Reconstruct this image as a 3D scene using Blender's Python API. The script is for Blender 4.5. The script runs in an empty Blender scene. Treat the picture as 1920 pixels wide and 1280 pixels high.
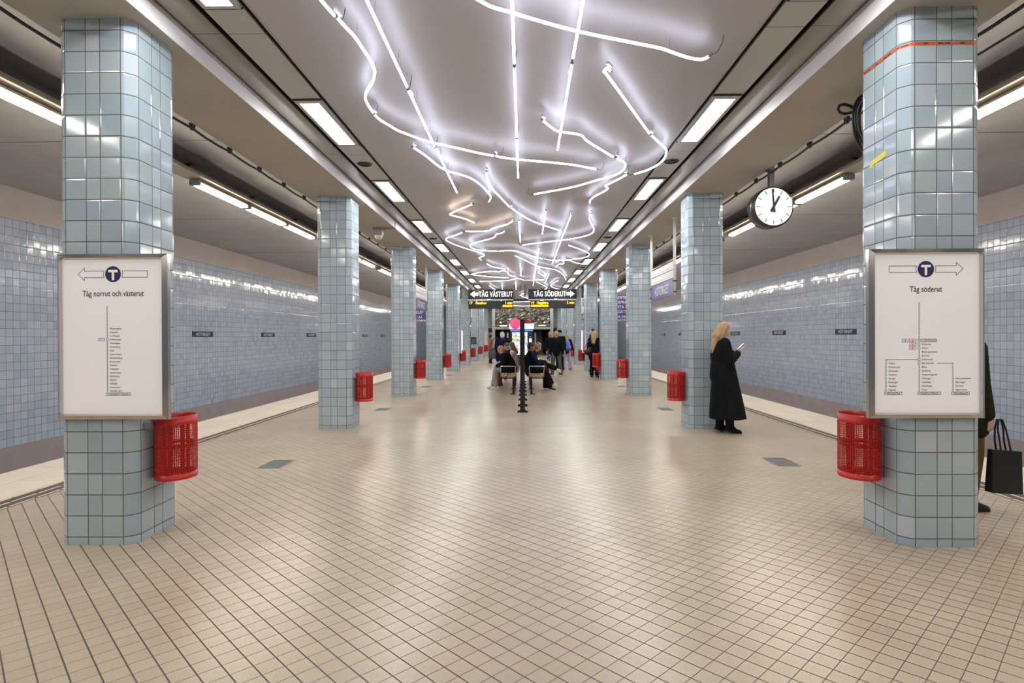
import bpy, math, random
from mathutils import Vector, Matrix, Euler
S = bpy.context.scene
COL = S.collection
PI = math.pi

# ------------------------------------------------------------------ camera, world, exposure
cam = bpy.data.cameras.new('camera'); camo = bpy.data.objects.new('camera', cam); COL.objects.link(camo)
F_PX = 1102.98
cam.sensor_width = 36.0; cam.lens = F_PX / 1920 * 36.0
cam.shift_x = -1.67 / 1920; cam.shift_y = -4.79 / 1920
cam.clip_start = 0.05; cam.clip_end = 200
YAW, PIT, ROL = 0.01805, -0.00368, -0.00386
camo.location = (0.068, 0.0, 1.469)
camo.rotation_mode = 'QUATERNION'
camo.rotation_quaternion = (Matrix.Rotation(YAW, 3, 'Z') @ Matrix.Rotation(PI / 2 + PIT, 3, 'X') @ Matrix.Rotation(-ROL, 3, 'Z').inverted()).to_quaternion()
S.camera = camo
w = bpy.data.worlds.new('world'); S.world = w; w.use_nodes = True
w.node_tree.nodes['Background'].inputs[0].default_value = (0.02, 0.02, 0.022, 1)
w.node_tree.nodes['Background'].inputs[1].default_value = 0.5
S.view_settings.view_transform = 'Standard'; S.view_settings.look = 'None'
S.view_settings.gamma = 1; S.view_settings.use_curve_mapping = False
S.view_settings.exposure = 0.60
cy = S.cycles
cy.use_denoising = True; cy.max_bounces = 7; cy.diffuse_bounces = 4; cy.glossy_bounces = 4
cy.transparent_max_bounces = 6; cy.transmission_bounces = 2; cy.caustics_reflective = False; cy.caustics_refractive = False
cy.sample_clamp_indirect = 6.0; cy.use_light_tree = True
E_NEON, E_PANEL, E_TRACK = 6.0, 25.0, 27.0
C_NEON, C_PANEL, C_TRACK = (0.78, 0.83, 1.0), (0.97, 0.97, 0.94), (1.0, 0.93, 0.83)

# ------------------------------------------------------------------ dimensions of the station
T = 0.15                      # wall tile
Y1, SP, G, CH = 4.129, 5.277, 2.705, 0.0782     # first column front, spacing, inner face, chamfer
CW = 2.68 * T                 # flat width of a column face
ZB, ZC, ZT = 3.74, 3.90, 4.17 # beam soffit, hall ceiling, track ceiling
YE, YB = 47.0, -9.0           # far end, end behind the viewpoint
XE, XW = 5.62, 9.05           # platform edge, track wall
ROWZ0 = 0.055

# ------------------------------------------------------------------ materials
def mat(name, col=(0.8, 0.8, 0.8), rough=0.5, metal=0.0, emis=None, estr=0.0, spec=0.5, coat=0.0):
    m = bpy.data.materials.new(name); m.use_nodes = True
    b = m.node_tree.nodes['Principled BSDF']
    b.inputs['Base Color'].default_value = (*col, 1); b.inputs['Roughness'].default_value = rough
    b.inputs['Metallic'].default_value = metal; b.inputs['Specular IOR Level'].default_value = spec
    b.inputs['Coat Weight'].default_value = coat
    if emis:
        b.inputs['Emission Color'].default_value = (*emis, 1); b.inputs['Emission Strength'].default_value = estr
    return m
class NT:
    def __init__(s, m):
        s.m = m; s.t = m.node_tree; s.n = s.t.nodes; s.b = s.n['Principled BSDF']
    def new(s, t, **k):
        n = s.n.new(t)
        for a, v in k.items(): setattr(n, a, v)
        return n
    def link(s, a, b): s.t.links.new(a, b)
    def val(s, sock, v):
        if isinstance(v, (int, float, tuple)): sock.default_value = v
        else: s.link(v, sock)
    def math(s, op, a, b=None, c=None, clamp=False):
        n = s.new('ShaderNodeMath', operation=op, use_clamp=clamp)
        s.val(n.inputs[0], a)
        if b is not None: s.val(n.inputs[1], b)
        if c is not None: s.val(n.inputs[2], c)
        return n.outputs[0]
    def mix(s, f, a, b, blend='MIX'):
        n = s.new('ShaderNodeMix', data_type='RGBA', blend_type=blend)
        s.val(n.inputs[0], f); s.val(n.inputs[6], a if not (isinstance(a, tuple) and len(a) == 3) else (*a, 1))
        s.val(n.inputs[7], b if not (isinstance(b, tuple) and len(b) == 3) else (*b, 1)); return n.outputs[2]
    def noise(s, vec, scale, detail=2, rough=0.5):
        n = s.new('ShaderNodeTexNoise'); n.inputs['Scale'].default_value = scale; n.inputs['Detail'].default_value = detail
        n.inputs['Roughness'].default_value = rough
        if vec is not None: s.link(vec, n.inputs['Vector'])
        return n
    def ramp(s, fac, stops):
        n = s.new('ShaderNodeValToRGB'); e = n.color_ramp.elements
        while len(e) < len(stops): e.new(0.5)
        for i, (p, c) in enumerate(stops): e[i].position = p; e[i].color = (*c, 1)
        s.link(fac, n.inputs[0]); return n.outputs[0]

def tile_mat(name, cols, grout, gw=0.022, rough=0.12, tilt=0.02, pillow=True, two=None):
    """glazed tiles: the UV map counts tiles; every tile has its own tone and a slightly different tilt"""
    m = mat(name, cols[0], rough); k = NT(m)
    uv = k.new('ShaderNodeUVMap'); uv.uv_map = 'tiles'
    sx = k.new('ShaderNodeSeparateXYZ'); k.link(uv.outputs[0], sx.inputs[0])
    info = k.new('ShaderNodeObjectInfo')
    fx = k.math('FRACT', sx.outputs[0]); fy = k.math('FRACT', sx.outputs[1])
    ix = k.math('FLOOR', sx.outputs[0]); iy = k.math('FLOOR', sx.outputs[1])
    cb = k.new('ShaderNodeCombineXYZ'); k.link(ix, cb.inputs[0]); k.link(iy, cb.inputs[1]); k.link(k.math('MULTIPLY', info.outputs['Random'], 37.0), cb.inputs[2])
    wn = k.new('ShaderNodeTexWhiteNoise', noise_dimensions='3D'); k.link(cb.outputs[0], wn.inputs[0])
    dx = k.math('SUBTRACT', 0.5, k.math('ABSOLUTE', k.math('SUBTRACT', fx, 0.5)))
    dy = k.math('SUBTRACT', 0.5, k.math('ABSOLUTE', k.math('SUBTRACT', fy, 0.5)))
    d = k.math('MINIMUM', dx, dy)
    g = k.math('LESS_THAN', d, gw)
    n = len(cols); stops = [(i / (n - 1), c) for i, c in enumerate(cols)]
    c = k.ramp(wn.outputs[0], stops)
    tc = k.new('ShaderNodeTexCoord')
    sp = k.noise(tc.outputs['Object'], 220, 2)
    c = k.mix(0.10, c, sp.outputs[0], 'OVERLAY')
    k.link(k.mix(g, c, grout), k.b.inputs['Base Color'])
    k.link(k.math('MULTIPLY_ADD', g, 0.6, rough), k.b.inputs['Roughness'])
    # bump pillow at the tile rims
    mr = k.new('ShaderNodeMapRange'); k.link(d, mr.inputs[0]); mr.inputs[1].default_value = gw; mr.inputs[2].default_value = gw + 0.05
    bp = k.new('ShaderNodeBump'); bp.inputs['Strength'].default_value = 0.5; bp.inputs['Distance'].default_value = 0.002
    k.link(mr.outputs[0], bp.inputs['Height'])
    sc = k.new('ShaderNodeVectorMath', operation='SUBTRACT'); k.link(wn.outputs[1], sc.inputs[0]); sc.inputs[1].default_value = (0.5, 0.5, 0.5)
    s2 = k.new('ShaderNodeVectorMath', operation='SCALE'); k.link(sc.outputs[0], s2.inputs[0]); s2.inputs[3].default_value = tilt
    ad = k.new('ShaderNodeVectorMath', operation='ADD'); k.link(bp.outputs[0], ad.inputs[0]); k.link(s2.outputs[0], ad.inputs[1])
    nm = k.new('ShaderNodeVectorMath', operation='NORMALIZE'); k.link(ad.outputs[0], nm.inputs[0])
    k.link(nm.outputs[0], k.b.inputs['Normal'])
    return m

M_COLT = tile_mat('column glazed tile', [(.345, .445, .49), (.41, .50, .525), (.37, .455, .54), (.44, .52, .57), (.335, .42, .48), (.50, .56, .64)], (0.085, 0.07, 0.06), gw=0.02, rough=0.09, tilt=0.022)
M_WALT = tile_mat('track wall glazed tile', [(0.37, 0.44, 0.56), (0.43, 0.50, 0.61), (0.48, 0.53, 0.65), (0.40, 0.48, 0.57), (0.50, 0.53, 0.65)], (0.13, 0.11, 0.12), gw=0.022, rough=0.10, tilt=0.022)

def floor_mat():
    m = mat('floor ceramic', (0.6, 0.5, 0.4), 0.32); k = NT(m)
    tc = k.new('ShaderNodeTexCoord'); sx = k.new('ShaderNodeSeparateXYZ'); k.link(tc.outputs['Object'], sx.inputs[0])
    P = 0.1011; r = math.sqrt(0.5)
    # a runs along +x+y, b along -x+y
    a = k.math('MULTIPLY', k.math('ADD', k.math('SUBTRACT', sx.outputs[0], -0.147), k.math('SUBTRACT', sx.outputs[1], 2.608)), r / P)
    b = k.math('MULTIPLY', k.math('SUBTRACT', k.math('SUBTRACT', sx.outputs[1], 2.608), k.math('SUBTRACT', sx.outputs[0], -0.147)), r / P)
    def ln(v, wd):
        f = k.math('ABSOLUTE', k.math('SUBTRACT', k.math('FRACT', k.math('ADD', v, 0.5)), 0.5))
        return k.math('LESS_THAN', f, wd)
    thick = ln(a, 0.034); thin = ln(b, 0.023)
    cb = k.new('ShaderNodeCombineXYZ'); k.link(k.math('FLOOR', a), cb.inputs[0]); k.link(k.math('FLOOR', b), cb.inputs[1])
    wn = k.new('ShaderNodeTexWhiteNoise', noise_dimensions='2D'); k.link(cb.outputs[0], wn.inputs[0])
    base = k.ramp(wn.outputs[0], [(0, (0.490, 0.405, 0.302)), (0.5, (0.505, 0.418, 0.312)), (1, (0.520, 0.432, 0.325))])
    sp = k.noise(tc.outputs['Object'], 260, 3, 0.7)
    spk = k.ramp(sp.outputs[0], [(0.34, (0.62, 0.58, 0.55)), (0.5, (1, 1, 1)), (0.68, (1.1, 1.1, 1.1))])
    base = k.mix(0.8, base, spk, 'MULTIPLY')
    big = k.noise(tc.outputs['Object'], 0.9, 3)
    base = k.mix(0.45, base, k.ramp(big.outputs[0], [(0.3, (0.80, 0.78, 0.77)), (0.7, (1.05, 1.05, 1.05))]), 'MULTIPLY')
    g = k.math('MAXIMUM', thick, thin)
    gc = k.mix(thick, (0.13, 0.095, 0.08), (0.07, 0.055, 0.055))
    k.link(k.mix(g, base, gc), k.b.inputs['Base Color'])
    k.link(k.math('ADD', k.math('MULTIPLY', g, 0.3), k.math('MULTIPLY_ADD', big.outputs[0], 0.08, 0.21)), k.b.inputs['Roughness'])
    bp = k.new('ShaderNodeBump'); bp.inputs['Strength'].default_value = 0.25; bp.inputs['Distance'].default_value = 0.001
    k.link(k.math('SUBTRACT', sp.outputs[0], g), bp.inputs['Height']); k.link(bp.outputs[0], k.b.inputs['Normal'])
    return m
M_FLOOR = floor_mat()

def plaster(name, col, rough=0.75, scale=1.3, amt=0.12, fine=90):
    m = mat(name, col, rough); k = NT(m); tc = k.new('ShaderNodeTexCoord')
    a = k.noise(tc.outputs['Object'], scale, 4); b = k.noise(tc.outputs['Object'], fine, 2)
    c = k.mix(1.0, col, k.ramp(a.outputs[0], [(0.25, (1 - amt,) * 3), (0.75, (1 + amt * 0.4,) * 3)]), 'MULTIPLY')
    k.link(c, k.b.inputs['Base Color'])
    bp = k.new('ShaderNodeBump'); bp.inputs['Strength'].default_value = 0.3; bp.inputs['Distance'].default_value = 0.002
    k.link(b.outputs[0], bp.inputs['Height']); k.link(bp.outputs[0], k.b.inputs['Normal'])
    return m
M_BEAM = plaster('beam paint', (0.50, 0.465, 0.42))
M_FASCIA = plaster('beam fascia paint', (0.88, 0.86, 0.89), 0.6)
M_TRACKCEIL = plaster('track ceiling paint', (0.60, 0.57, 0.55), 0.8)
def dark_strip(m):
    # base colour goes near-black in a ragged strip along the lamp rails
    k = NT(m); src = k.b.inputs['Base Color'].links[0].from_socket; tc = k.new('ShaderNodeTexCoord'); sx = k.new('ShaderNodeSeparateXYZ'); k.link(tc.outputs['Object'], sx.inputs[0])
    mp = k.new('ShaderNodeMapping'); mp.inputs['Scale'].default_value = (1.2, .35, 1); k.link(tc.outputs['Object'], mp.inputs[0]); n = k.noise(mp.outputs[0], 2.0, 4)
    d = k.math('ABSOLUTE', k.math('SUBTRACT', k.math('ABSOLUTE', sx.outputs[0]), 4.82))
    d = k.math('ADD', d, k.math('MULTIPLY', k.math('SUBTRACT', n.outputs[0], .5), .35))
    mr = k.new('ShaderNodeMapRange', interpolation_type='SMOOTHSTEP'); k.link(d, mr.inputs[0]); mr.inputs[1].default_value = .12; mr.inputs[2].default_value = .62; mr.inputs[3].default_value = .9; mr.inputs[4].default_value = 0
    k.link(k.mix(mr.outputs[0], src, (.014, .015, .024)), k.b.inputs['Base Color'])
dark_strip(M_TRACKCEIL)
M_BANDWALL = plaster('upper wall paint', (0.50, 0.45, 0.44), 0.8)
M_PLINTH = plaster('plinth render', (0.36, 0.31, 0.32), 0.85, 3, 0.1)
M_TRACKBED = plaster('ballast concrete', (0.16, 0.15, 0.14), 0.9, 2)

def metal_panel(name, col, rough, metal, joint, axis_scale=(6, 0.5, 6), bump=0.15):
    m = mat(name, col, rough, metal); k = NT(m); tc = k.new('ShaderNodeTexCoord')
    mp = k.new('ShaderNodeMapping'); k.link(tc.outputs['Object'], mp.inputs[0]); mp.inputs['Scale'].default_value = axis_scale
    a = k.noise(mp.outputs[0], 1.0, 3)
    k.link(k.math('MULTIPLY_ADD', a.outputs[0], 0.12, rough - 0.06), k.b.inputs['Roughness'])
    sx = k.new('ShaderNodeSeparateXYZ'); k.link(tc.outputs['Object'], sx.inputs[0])
    f = k.math('ABSOLUTE', k.math('SUBTRACT', k.math('FRACT', k.math('MULTIPLY', sx.outputs[1], 1 / joint)), 0.5))
    j = k.math('LESS_THAN', f, 0.0012 / 1)
    k.link(k.mix(j, col, (0.1, 0.1, 0.1)), k.b.inputs['Base Color'])
    bp = k.new('ShaderNodeBump'); bp.inputs['Strength'].default_value = bump; bp.inputs['Distance'].default_value = 0.01
    b2 = k.noise(tc.outputs['Object'], 1.6, 1); k.link(b2.outputs[0], bp.inputs['Height']); k.link(bp.outputs[0], k.b.inputs['Normal'])
    return m
M_CEIL = metal_panel('hall ceiling satin panel', (0.53, 0.51, 0.53), 0.50, 0.55, 1000.0, bump=0.05)
M_GLOSS = metal_panel('enamelled ceiling strip', (0.33, 0.31, 0.28), 0.10, 0.0, 3.12, bump=0.03)
M_LPANEL = metal_panel('light band panel', (0.50, 0.49, 0.47), 0.45, 0.2, 3.12)
M_BLACK = mat('black gap', (0.01, 0.01, 0.01), 0.5)
M_STEEL = mat('brushed steel', (0.55, 0.53, 0.50), 0.28, 0.9)
M_DSTEEL = mat('dark steel', (0.10, 0.10, 0.11), 0.35, 0.6)
M_CHROME = mat('polished steel', (0.7, 0.7, 0.7), 0.12, 1.0)
M_RUB = mat('black rubber', (0.012, 0.012, 0.014), 0.5)
M_WHITE = mat('white lacquer', (0.78, 0.77, 0.74), 0.4)
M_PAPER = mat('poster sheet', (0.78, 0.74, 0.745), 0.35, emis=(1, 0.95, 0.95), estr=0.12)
M_INK = mat('black ink', (0.015, 0.015, 0.02), 0.5)
M_NAVY = mat('navy ink', (0.012, 0.012, 0.10), 0.5)
M_GREEN = mat('green ink', (0.04, 0.26, 0.08), 0.5)
M_REDINK = mat('red line ink', (0.45, 0.12, 0.12), 0.5)
M_BLUEINK = mat('blue line ink', (0.16, 0.22, 0.55), 0.5)
M_RED = mat('red lacquer', (0.50, 0.010, 0.005), 0.36)
M_RED2 = mat('dark red lacquer', (0.36, 0.008, 0.005), 0.4)
M_NEON = mat('neon tube', (1, 1, 1), 0.4, emis=C_NEON, estr=E_NEON)
M_NEONW = mat('warm neon tube', (1, 1, 1), 0.4, emis=(1.0, 0.80, 0.62), estr=E_NEON)
M_PANEL = mat('light diffuser', (1, 1, 1), 0.4, emis=C_PANEL, estr=E_PANEL)
M_TRACK = mat('track tube light', (1, 1, 1), 0.4, emis=C_TRACK, estr=E_TRACK)
M_SIGNBLUE = mat('station sign blue', (0.07, 0.06, 0.24), 0.25)
M_SIGNNAVY = mat('wall sign navy', (0.012, 0.012, 0.075), 0.3)
M_SIGNTXT = mat('sign white', (0.85, 0.85, 0.85), 0.4)
M_BOXBLK = mat('sign housing', (0.012, 0.011, 0.012), 0.25)
M_LIT = mat('lit sign lettering', (1, 1, 1), 0.5, emis=(1.0, 0.96, 0.90), estr=1.6)
M_AMBER = mat('amber display', (0.1, 0.06, 0), 0.5, emis=(1.0, 0.62, 0.0), estr=1.5)
M_AMBER2 = mat('orange display', (0.1, 0.05, 0), 0.5, emis=(1.0, 0.42, 0.0), estr=1.3)
M_WOOD = mat('oak slats', (0.36, 0.20, 0.10), 0.5)
M_GREYPL = mat('grey plastic', (0.30, 0.33, 0.36), 0.5)
M_HATCH = plaster('hatch steel', (0.13, 0.125, 0.135), 0.75, 30, 0.2)
M_TACT = plaster('guide strip concrete', (0.085, 0.075, 0.072), 0.7, 8)
M_CREAM = mat('guide bar', (0.68, 0.55, 0.38), 0.5)
M_TAPE = mat('orange barrier tape', (0.55, 0.09, 0.015), 0.5)
M_YTAPE = mat('yellow tape', (0.75, 0.65, 0.05), 0.5)

def edge_mat():
    m = mat('safety zone slab', (0.66, 0.60, 0.53), 0.6); k = NT(m); tc = k.new('ShaderNodeTexCoord')
    br = k.new('ShaderNodeTexBrick'); mp = k.new('ShaderNodeMapping'); mp.inputs['Rotation'].default_value = (0, 0, PI / 2)
    k.link(tc.outputs['Object'], mp.inputs[0]); k.link(mp.outputs[0], br.inputs[0])
    br.inputs['Color1'].default_value = (0.68, 0.61, 0.53, 1); br.inputs['Color2'].default_value = (0.63, 0.57, 0.50, 1); br.inputs['Mortar'].default_value = (0.42, 0.35, 0.28, 1)
    br.inputs['Scale'].default_value = 1; br.inputs['Mortar Size'].default_value = 0.004; br.inputs['Brick Width'].default_value = 1.2; br.inputs['Row Height'].default_value = 0.47
    a = k.noise(tc.outputs['Object'], 2.2, 4)
    k.link(k.mix(0.5, br.outputs[0], k.ramp(a.outputs[0], [(0.3, (0.85, 0.82, 0.78)), (0.7, (1.05, 1.05, 1.05))]), 'MULTIPLY'), k.b.inputs['Base Color'])
    return m
M_EDGE = edge_mat()

# ------------------------------------------------------------------ mesh building
class MB:
    def __init__(s): s.v = []; s.f = []; s.mi = []; s.sm = []; s.uv = []; s.cur = 0; s.smooth = False
    def add(s, vs, fs, uvs=None):
        o = len(s.v); s.v += [tuple(v) for v in vs]
        for i, f in enumerate(fs):
            s.f.append(tuple(o + k for k in f)); s.mi.append(s.cur); s.sm.append(s.smooth)
            s.uv.append(uvs[i] if uvs else None)
        return s
    def box(s, x0, y0, z0, x1, y1, z1, M=None):
        vs = [Vector((x, y, z)) for z in (z0, z1) for y in (y0, y1) for x in (x0, x1)]
        if M: vs = [M @ v for v in vs]
        return s.add(vs, [(0, 2, 3, 1), (4, 5, 7, 6), (0, 1, 5, 4), (2, 6, 7, 3), (0, 4, 6, 2), (1, 3, 7, 5)])
    def bbox(s, x0, y0, z0, x1, y1, z1, b, M=None):
        """box with chamfered vertical and horizontal rims"""
        pts = []
        for z, i in ((z0, b), (z0 + b, 0), (z1 - b, 0), (z1, b)):
            for (x, y) in ((x0 + i + b, y0 + i), (x1 - i - b, y0 + i), (x1 - i, y0 + i + b), (x1 - i, y1 - i - b), (x1 - i - b, y1 - i), (x0 + i + b, y1 - i), (x0 + i, y1 - i - b), (x0 + i, y0 + i + b)):
                pts.append(Vector((x, y, z)))
        if M: pts = [M @ v for v in pts]
        fs = [tuple(reversed(range(8))), tuple(range(24, 32))]
        for r in range(3):
            for k in range(8): fs.append((r * 8 + k, r * 8 + (k + 1) % 8, r * 8 + 8 + (k + 1) % 8, r * 8 + 8 + k))
        return s.add(pts, fs)
    def loft(s, rings, caps=True, smooth=True):
        n = len(rings[0]); vs = [p for r in rings for p in r]; fs = []
        for i in range(len(rings) - 1):
            for k in range(n): fs.append((i * n + k, i * n + (k + 1) % n, (i + 1) * n + (k + 1) % n, (i + 1) * n + k))
        if caps: fs += [tuple(reversed(range(n))), tuple(range((len(rings) - 1) * n, len(rings) * n))]
        sv = s.smooth; s.smooth = smooth; s.add(vs, fs); s.smooth = sv; return s
    def tube(s, path, r, n=8, rs=None):
        path = [Vector(p) for p in path]; rings = []; up = None
        for i, p in enumerate(path):
            a = path[max(i - 1, 0)]; b = path[min(i + 1, len(path) - 1)]
            t = (b - a)
            if t.length < 1e-9: t = Vector((0, 0, 1))
            t.normalize()
            if up is None:
                up = t.orthogonal().normalized()
            else:
                up = up - t * up.dot(t)
                up = up.normalized() if up.length > 1e-6 else t.orthogonal().normalized()
            q = t.cross(up); rr = rs[i] if rs else r
            rings.append([p + up * math.cos(2 * PI * k / n) * rr + q * math.sin(2 * PI * k / n) * rr for k in range(n)])
        return s.loft(rings)
    def cyl(s, p0, p1, r, n=24): return s.tube([p0, p1], r, n)
    def ell(s, c, r, M=None, nu=14, nv=10):
        rings = []
        for i in range(nv + 1):
            t = -PI / 2 + PI * max(0.02, min(0.98, i / nv)) if i in (0, nv) else -PI / 2 + PI * i / nv
            ring = []
            for k in range(nu):
                a = 2 * PI * k / nu
                v = Vector((r[0] * math.cos(t) * math.cos(a), r[1] * math.cos(t) * math.sin(a), r[2] * math.sin(t)))
                if M: v = M @ v
                ring.append(Vector(c) + v)
            rings.append(ring)
        return s.loft(rings)
    def cap(s, p0, p1, r0, r1, n=12):
        p0, p1 = Vector(p0), Vector(p1); d = p1 - p0
        if d.length < 1e-6: d = Vector((0, 0, 1e-4))
        t = d.normalized(); path = []; rs = []
        for a in (80, 55, 30, 0): path.append(p0 - t * r0 * math.sin(math.radians(a))); rs.append(r0 * math.cos(math.radians(a)))
        for a in (0, 30, 55, 80): path.append(p1 + t * r1 * math.sin(math.radians(a))); rs.append(r1 * math.cos(math.radians(a)))
        return s.tube(path, 0, n, rs)
    def prism(s, pts, h, f):
        """outline pts (2d) lifted by f(x, y, depth)"""
        n = len(pts); vs = [f(x, y, 0) for x, y in pts] + [f(x, y, h) for x, y in pts]
        return s.add(vs, [tuple(range(n)), tuple(reversed(range(n, 2 * n)))] + [(k, k + n, (k + 1) % n + n, (k + 1) % n) for k in range(n)])
    def obj(s, name, mats, parent=None, loc=None, rotz=None):
        me = bpy.data.meshes.new(name); me.from_pydata(s.v, [], s.f)
        for m in (mats if isinstance(mats, (list, tuple)) else [mats]): me.materials.append(m)
        me.polygons.foreach_set('material_index', s.mi); me.polygons.foreach_set('use_smooth', s.sm)
        if any(u is not None for u in s.uv):
            ul = me.uv_layers.new(name='tiles'); i = 0
            for f, u in zip(s.f, s.uv):
                for k in range(len(f)):
                    if u: ul.data[i].uv = u[k]
                    i += 1
        me.update(); me.validate()
        o = bpy.data.objects.new(name, me); COL.objects.link(o)
        if parent: o.parent = parent
        if loc: o.location = loc
        if rotz is not None: o.rotation_euler = (0, 0, rotz)
        return o
def tag(o, label=None, cat=None, group=None, kind=None):
    if label: o['label'] = label
    if cat: o['category'] = cat
    if group: o['group'] = group
    if kind: o['kind'] = kind
    return o
def empty(name, loc=(0, 0, 0), rotz=0.0, label=None, cat=None, group=None, kind=None):
    o = bpy.data.objects.new(name, None); COL.objects.link(o); o.location = loc; o.rotation_euler = (0, 0, rotz)
    o.empty_display_size = 0.1
    return tag(o, label, cat, group, kind)
def dup(root, loc=None, rotz=None, label=None, group=None, scale=None):
    def cp(o, par):
        c = o.copy(); COL.objects.link(c)
        if par: c.parent = par
        for ch in list(o.children): cp(ch, c)
        return c
    r = cp(root, None)
    if loc: r.location = loc
    if rotz is not None: r.rotation_euler = (0, 0, rotz)
    if scale: r.scale = scale
    if label: r['label'] = label
    if group: r['group'] = group
    return r
def struct(o): o['kind'] = 'structure'; return o
TXT = {}
def text_geo(s, h, xs=1.0, bold=0.0, align='LEFT', spacing=1.0):
    """glyph outlines as (verts, faces) in a flat x-z plane, capital height h"""
    key = (s, round(bold, 4), align, spacing)
    if key not in TXT:
        c = bpy.data.curves.new('t', 'FONT'); c.body = s; c.size = 1.0; c.align_x = align; c.space_character = spacing
        c.resolution_u = 3; c.offset = bold; c.fill_mode = 'FRONT'
        o = bpy.data.objects.new('t', c); COL.objects.link(o)
        dg = bpy.context.evaluated_depsgraph_get(); me = bpy.data.meshes.new_from_object(o.evaluated_get(dg))
        TXT[key] = ([tuple(v.co) for v in me.vertices], [tuple(p.vertices) for p in me.polygons])
        bpy.data.objects.remove(o); bpy.data.meshes.remove(me); bpy.data.curves.remove(c)
    vs, fs = TXT[key]; k = h / 0.70
    return [(x * k * xs, y * k) for x, y, _ in vs], fs
def text(mb, s, org, ux, h, xs=1.0, bold=0.0, align='LEFT', spacing=1.0, uz=Vector((0, 0, 1))):
    """write s on a plane; ux is the reading direction"""
    vs, fs = text_geo(s, h, xs, bold, align, spacing); org = Vector(org); ux = Vector(ux)
    mb.add([org + ux * x + uz * y for x, y in vs], fs)

# ------------------------------------------------------------------ setting
b = MB(); b.add([(-4.41, YB, 0), (4.41, YB, 0), (4.41, YE + 9, 0), (-4.41, YE + 9, 0)], [(0, 1, 2, 3)])
struct(b.obj('floor', M_FLOOR))
for sgn, side in ((-1, 'left'), (1, 'right')):
    b = MB(); q = lambda x: sgn * x
    # safety zone slab with its rounded front edge
    b.box(min(q(4.675), q(XE)), YB, -0.25, max(q(4.675), q(XE)), YE, 0.0)
    struct(b.obj('floor_edge_' + side, M_EDGE))
    b = MB(); b.box(min(q(XE - 0.25), q(XE - 0.02)), YB, -1.15, max(q(XE - 0.25), q(XE - 0.02)), YE, -0.25)
    struct(b.obj('trim_platform_wall_' + side, M_PLINTH))
    b = MB(); b.add([(q(4.41), YB, 0), (q(4.675), YB, 0), (q(4.675), YE, 0), (q(4.41), YE, 0)], [(0, 1, 2, 3) if sgn > 0 else (3, 2, 1, 0)])
    b.cur = 1; y = YB; i = 0
    while y < YE - 0.3:
        for j, xx in enumerate((4.425, 4.535, 4.648)):
            yy = y + (0.15 if j == 1 else 0.0)
            x0, x1 = q(xx), q(xx + 0.022)
            b.box(min(x0, x1), yy, 0.0, max(x0, x1), yy + 0.265, 0.004)
        y += 0.293; i += 1
    struct(b.obj('trim_guide_strip_' + side, [M_TACT, M_CREAM]))
    # track bed and rails
    b = MB(); x0, x1 = sorted((q(XE - 0.02), q(XW))); b.box(x0, YB, -1.25, x1, YE + 12, -1.15)
    b.cur = 1
    for xr in (6.55, 7.985): b.box(min(q(xr - .035), q(xr + .035)), YB, -1.15, max(q(xr - .035), q(xr + .035)), YE + 12, -0.98)
    struct(b.obj('floor_track_' + side, [M_TRACKBED, M_DSTEEL]))
    # track wall: plinth, tiles, plaster band
    xw = q(XW); y0, y1 = YB, YE + 12
    def quad(mb, za, zb, uv=False, x=xw):
        f = (0, 1, 2, 3) if sgn < 0 else (3, 2, 1, 0)
        vs = [(x, y0, za), (x, y1, za), (x, y1, zb), (x, y0, zb)]
        u = [((p[1]) / T, (p[2] + 0.45) / T) for p in vs]
        mb.add(vs, [f], [[u[k] for k in f]] if uv else None)
    b = MB(); b.cur = 0; quad(b, -0.45, 3.62, True); b.cur = 1; quad(b, -1.25, -0.45, True, xw - sgn * 0.02); b.cur = 2; quad(b, 3.62, ZT + 0.05, True)
    b.cur = 1; f = (0, 1, 2, 3) if sgn > 0 else (3, 2, 1, 0)
    b.add([(xw - sgn * .02, y0, -0.45), (xw, y0, -0.45), (xw, y1, -0.45), (xw - sgn * .02, y1, -0.45)], [f])
    struct(b.obj('wall_' + side, [M_WALT, M_PLINTH, M_BANDWALL]))
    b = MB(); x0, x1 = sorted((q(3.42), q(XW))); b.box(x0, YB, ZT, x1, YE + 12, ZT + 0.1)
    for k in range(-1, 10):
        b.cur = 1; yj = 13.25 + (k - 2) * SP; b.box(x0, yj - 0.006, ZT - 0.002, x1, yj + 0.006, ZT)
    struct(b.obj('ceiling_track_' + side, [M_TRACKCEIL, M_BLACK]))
    # beam over the columns
    b = MB(); x0, x1 = sorted((q(2.60), q(3.43))); b.box(x0, YB, ZB, x1, YE, ZT)
    b.cur = 1; x0, x1 = sorted((q(2.594), q(2.602))); b.box(x0, YB, ZB + 0.001, x1, YE, ZB + 0.128)
    struct(b.obj('ceiling_beam_' + side, [M_BEAM, M_FASCIA]))
    # glossy strip, black gaps and the light band
    b = MB()
    def strip(xa, xb, z, mi):
        b.cur = mi; a, c = sorted((q(xa), q(xb))); b.box(a, YB, z, c, YE, z + 0.02)
    strip(2.34, 2.572, 3.905, 0); strip(2.57, 2.60, 3.93, 1); strip(2.285, 2.35, 3.94, 1); strip(1.99, 2.29, 3.90, 2); strip(1.93, 1.995, 3.93, 1)
    a, c = sorted((q(1.937), q(1.945))); b.cur = 3; b.box(a, YB, 3.894, c, YE, 3.95)
    a, c = sorted((q(2.330), q(2.341))); b.cur = 1; b.box(a, YB, 3.90, c, YE, 3.95)
    struct(b.obj('ceiling_light_band_' + side, [M_GLOSS, M_BLACK, M_LPANEL, M_STEEL]))
b = MB(); b.box(-1.937, YB, ZC, 1.937, YE, ZC + 0.03)
struct(b.obj('ceiling', M_CEIL))
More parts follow.
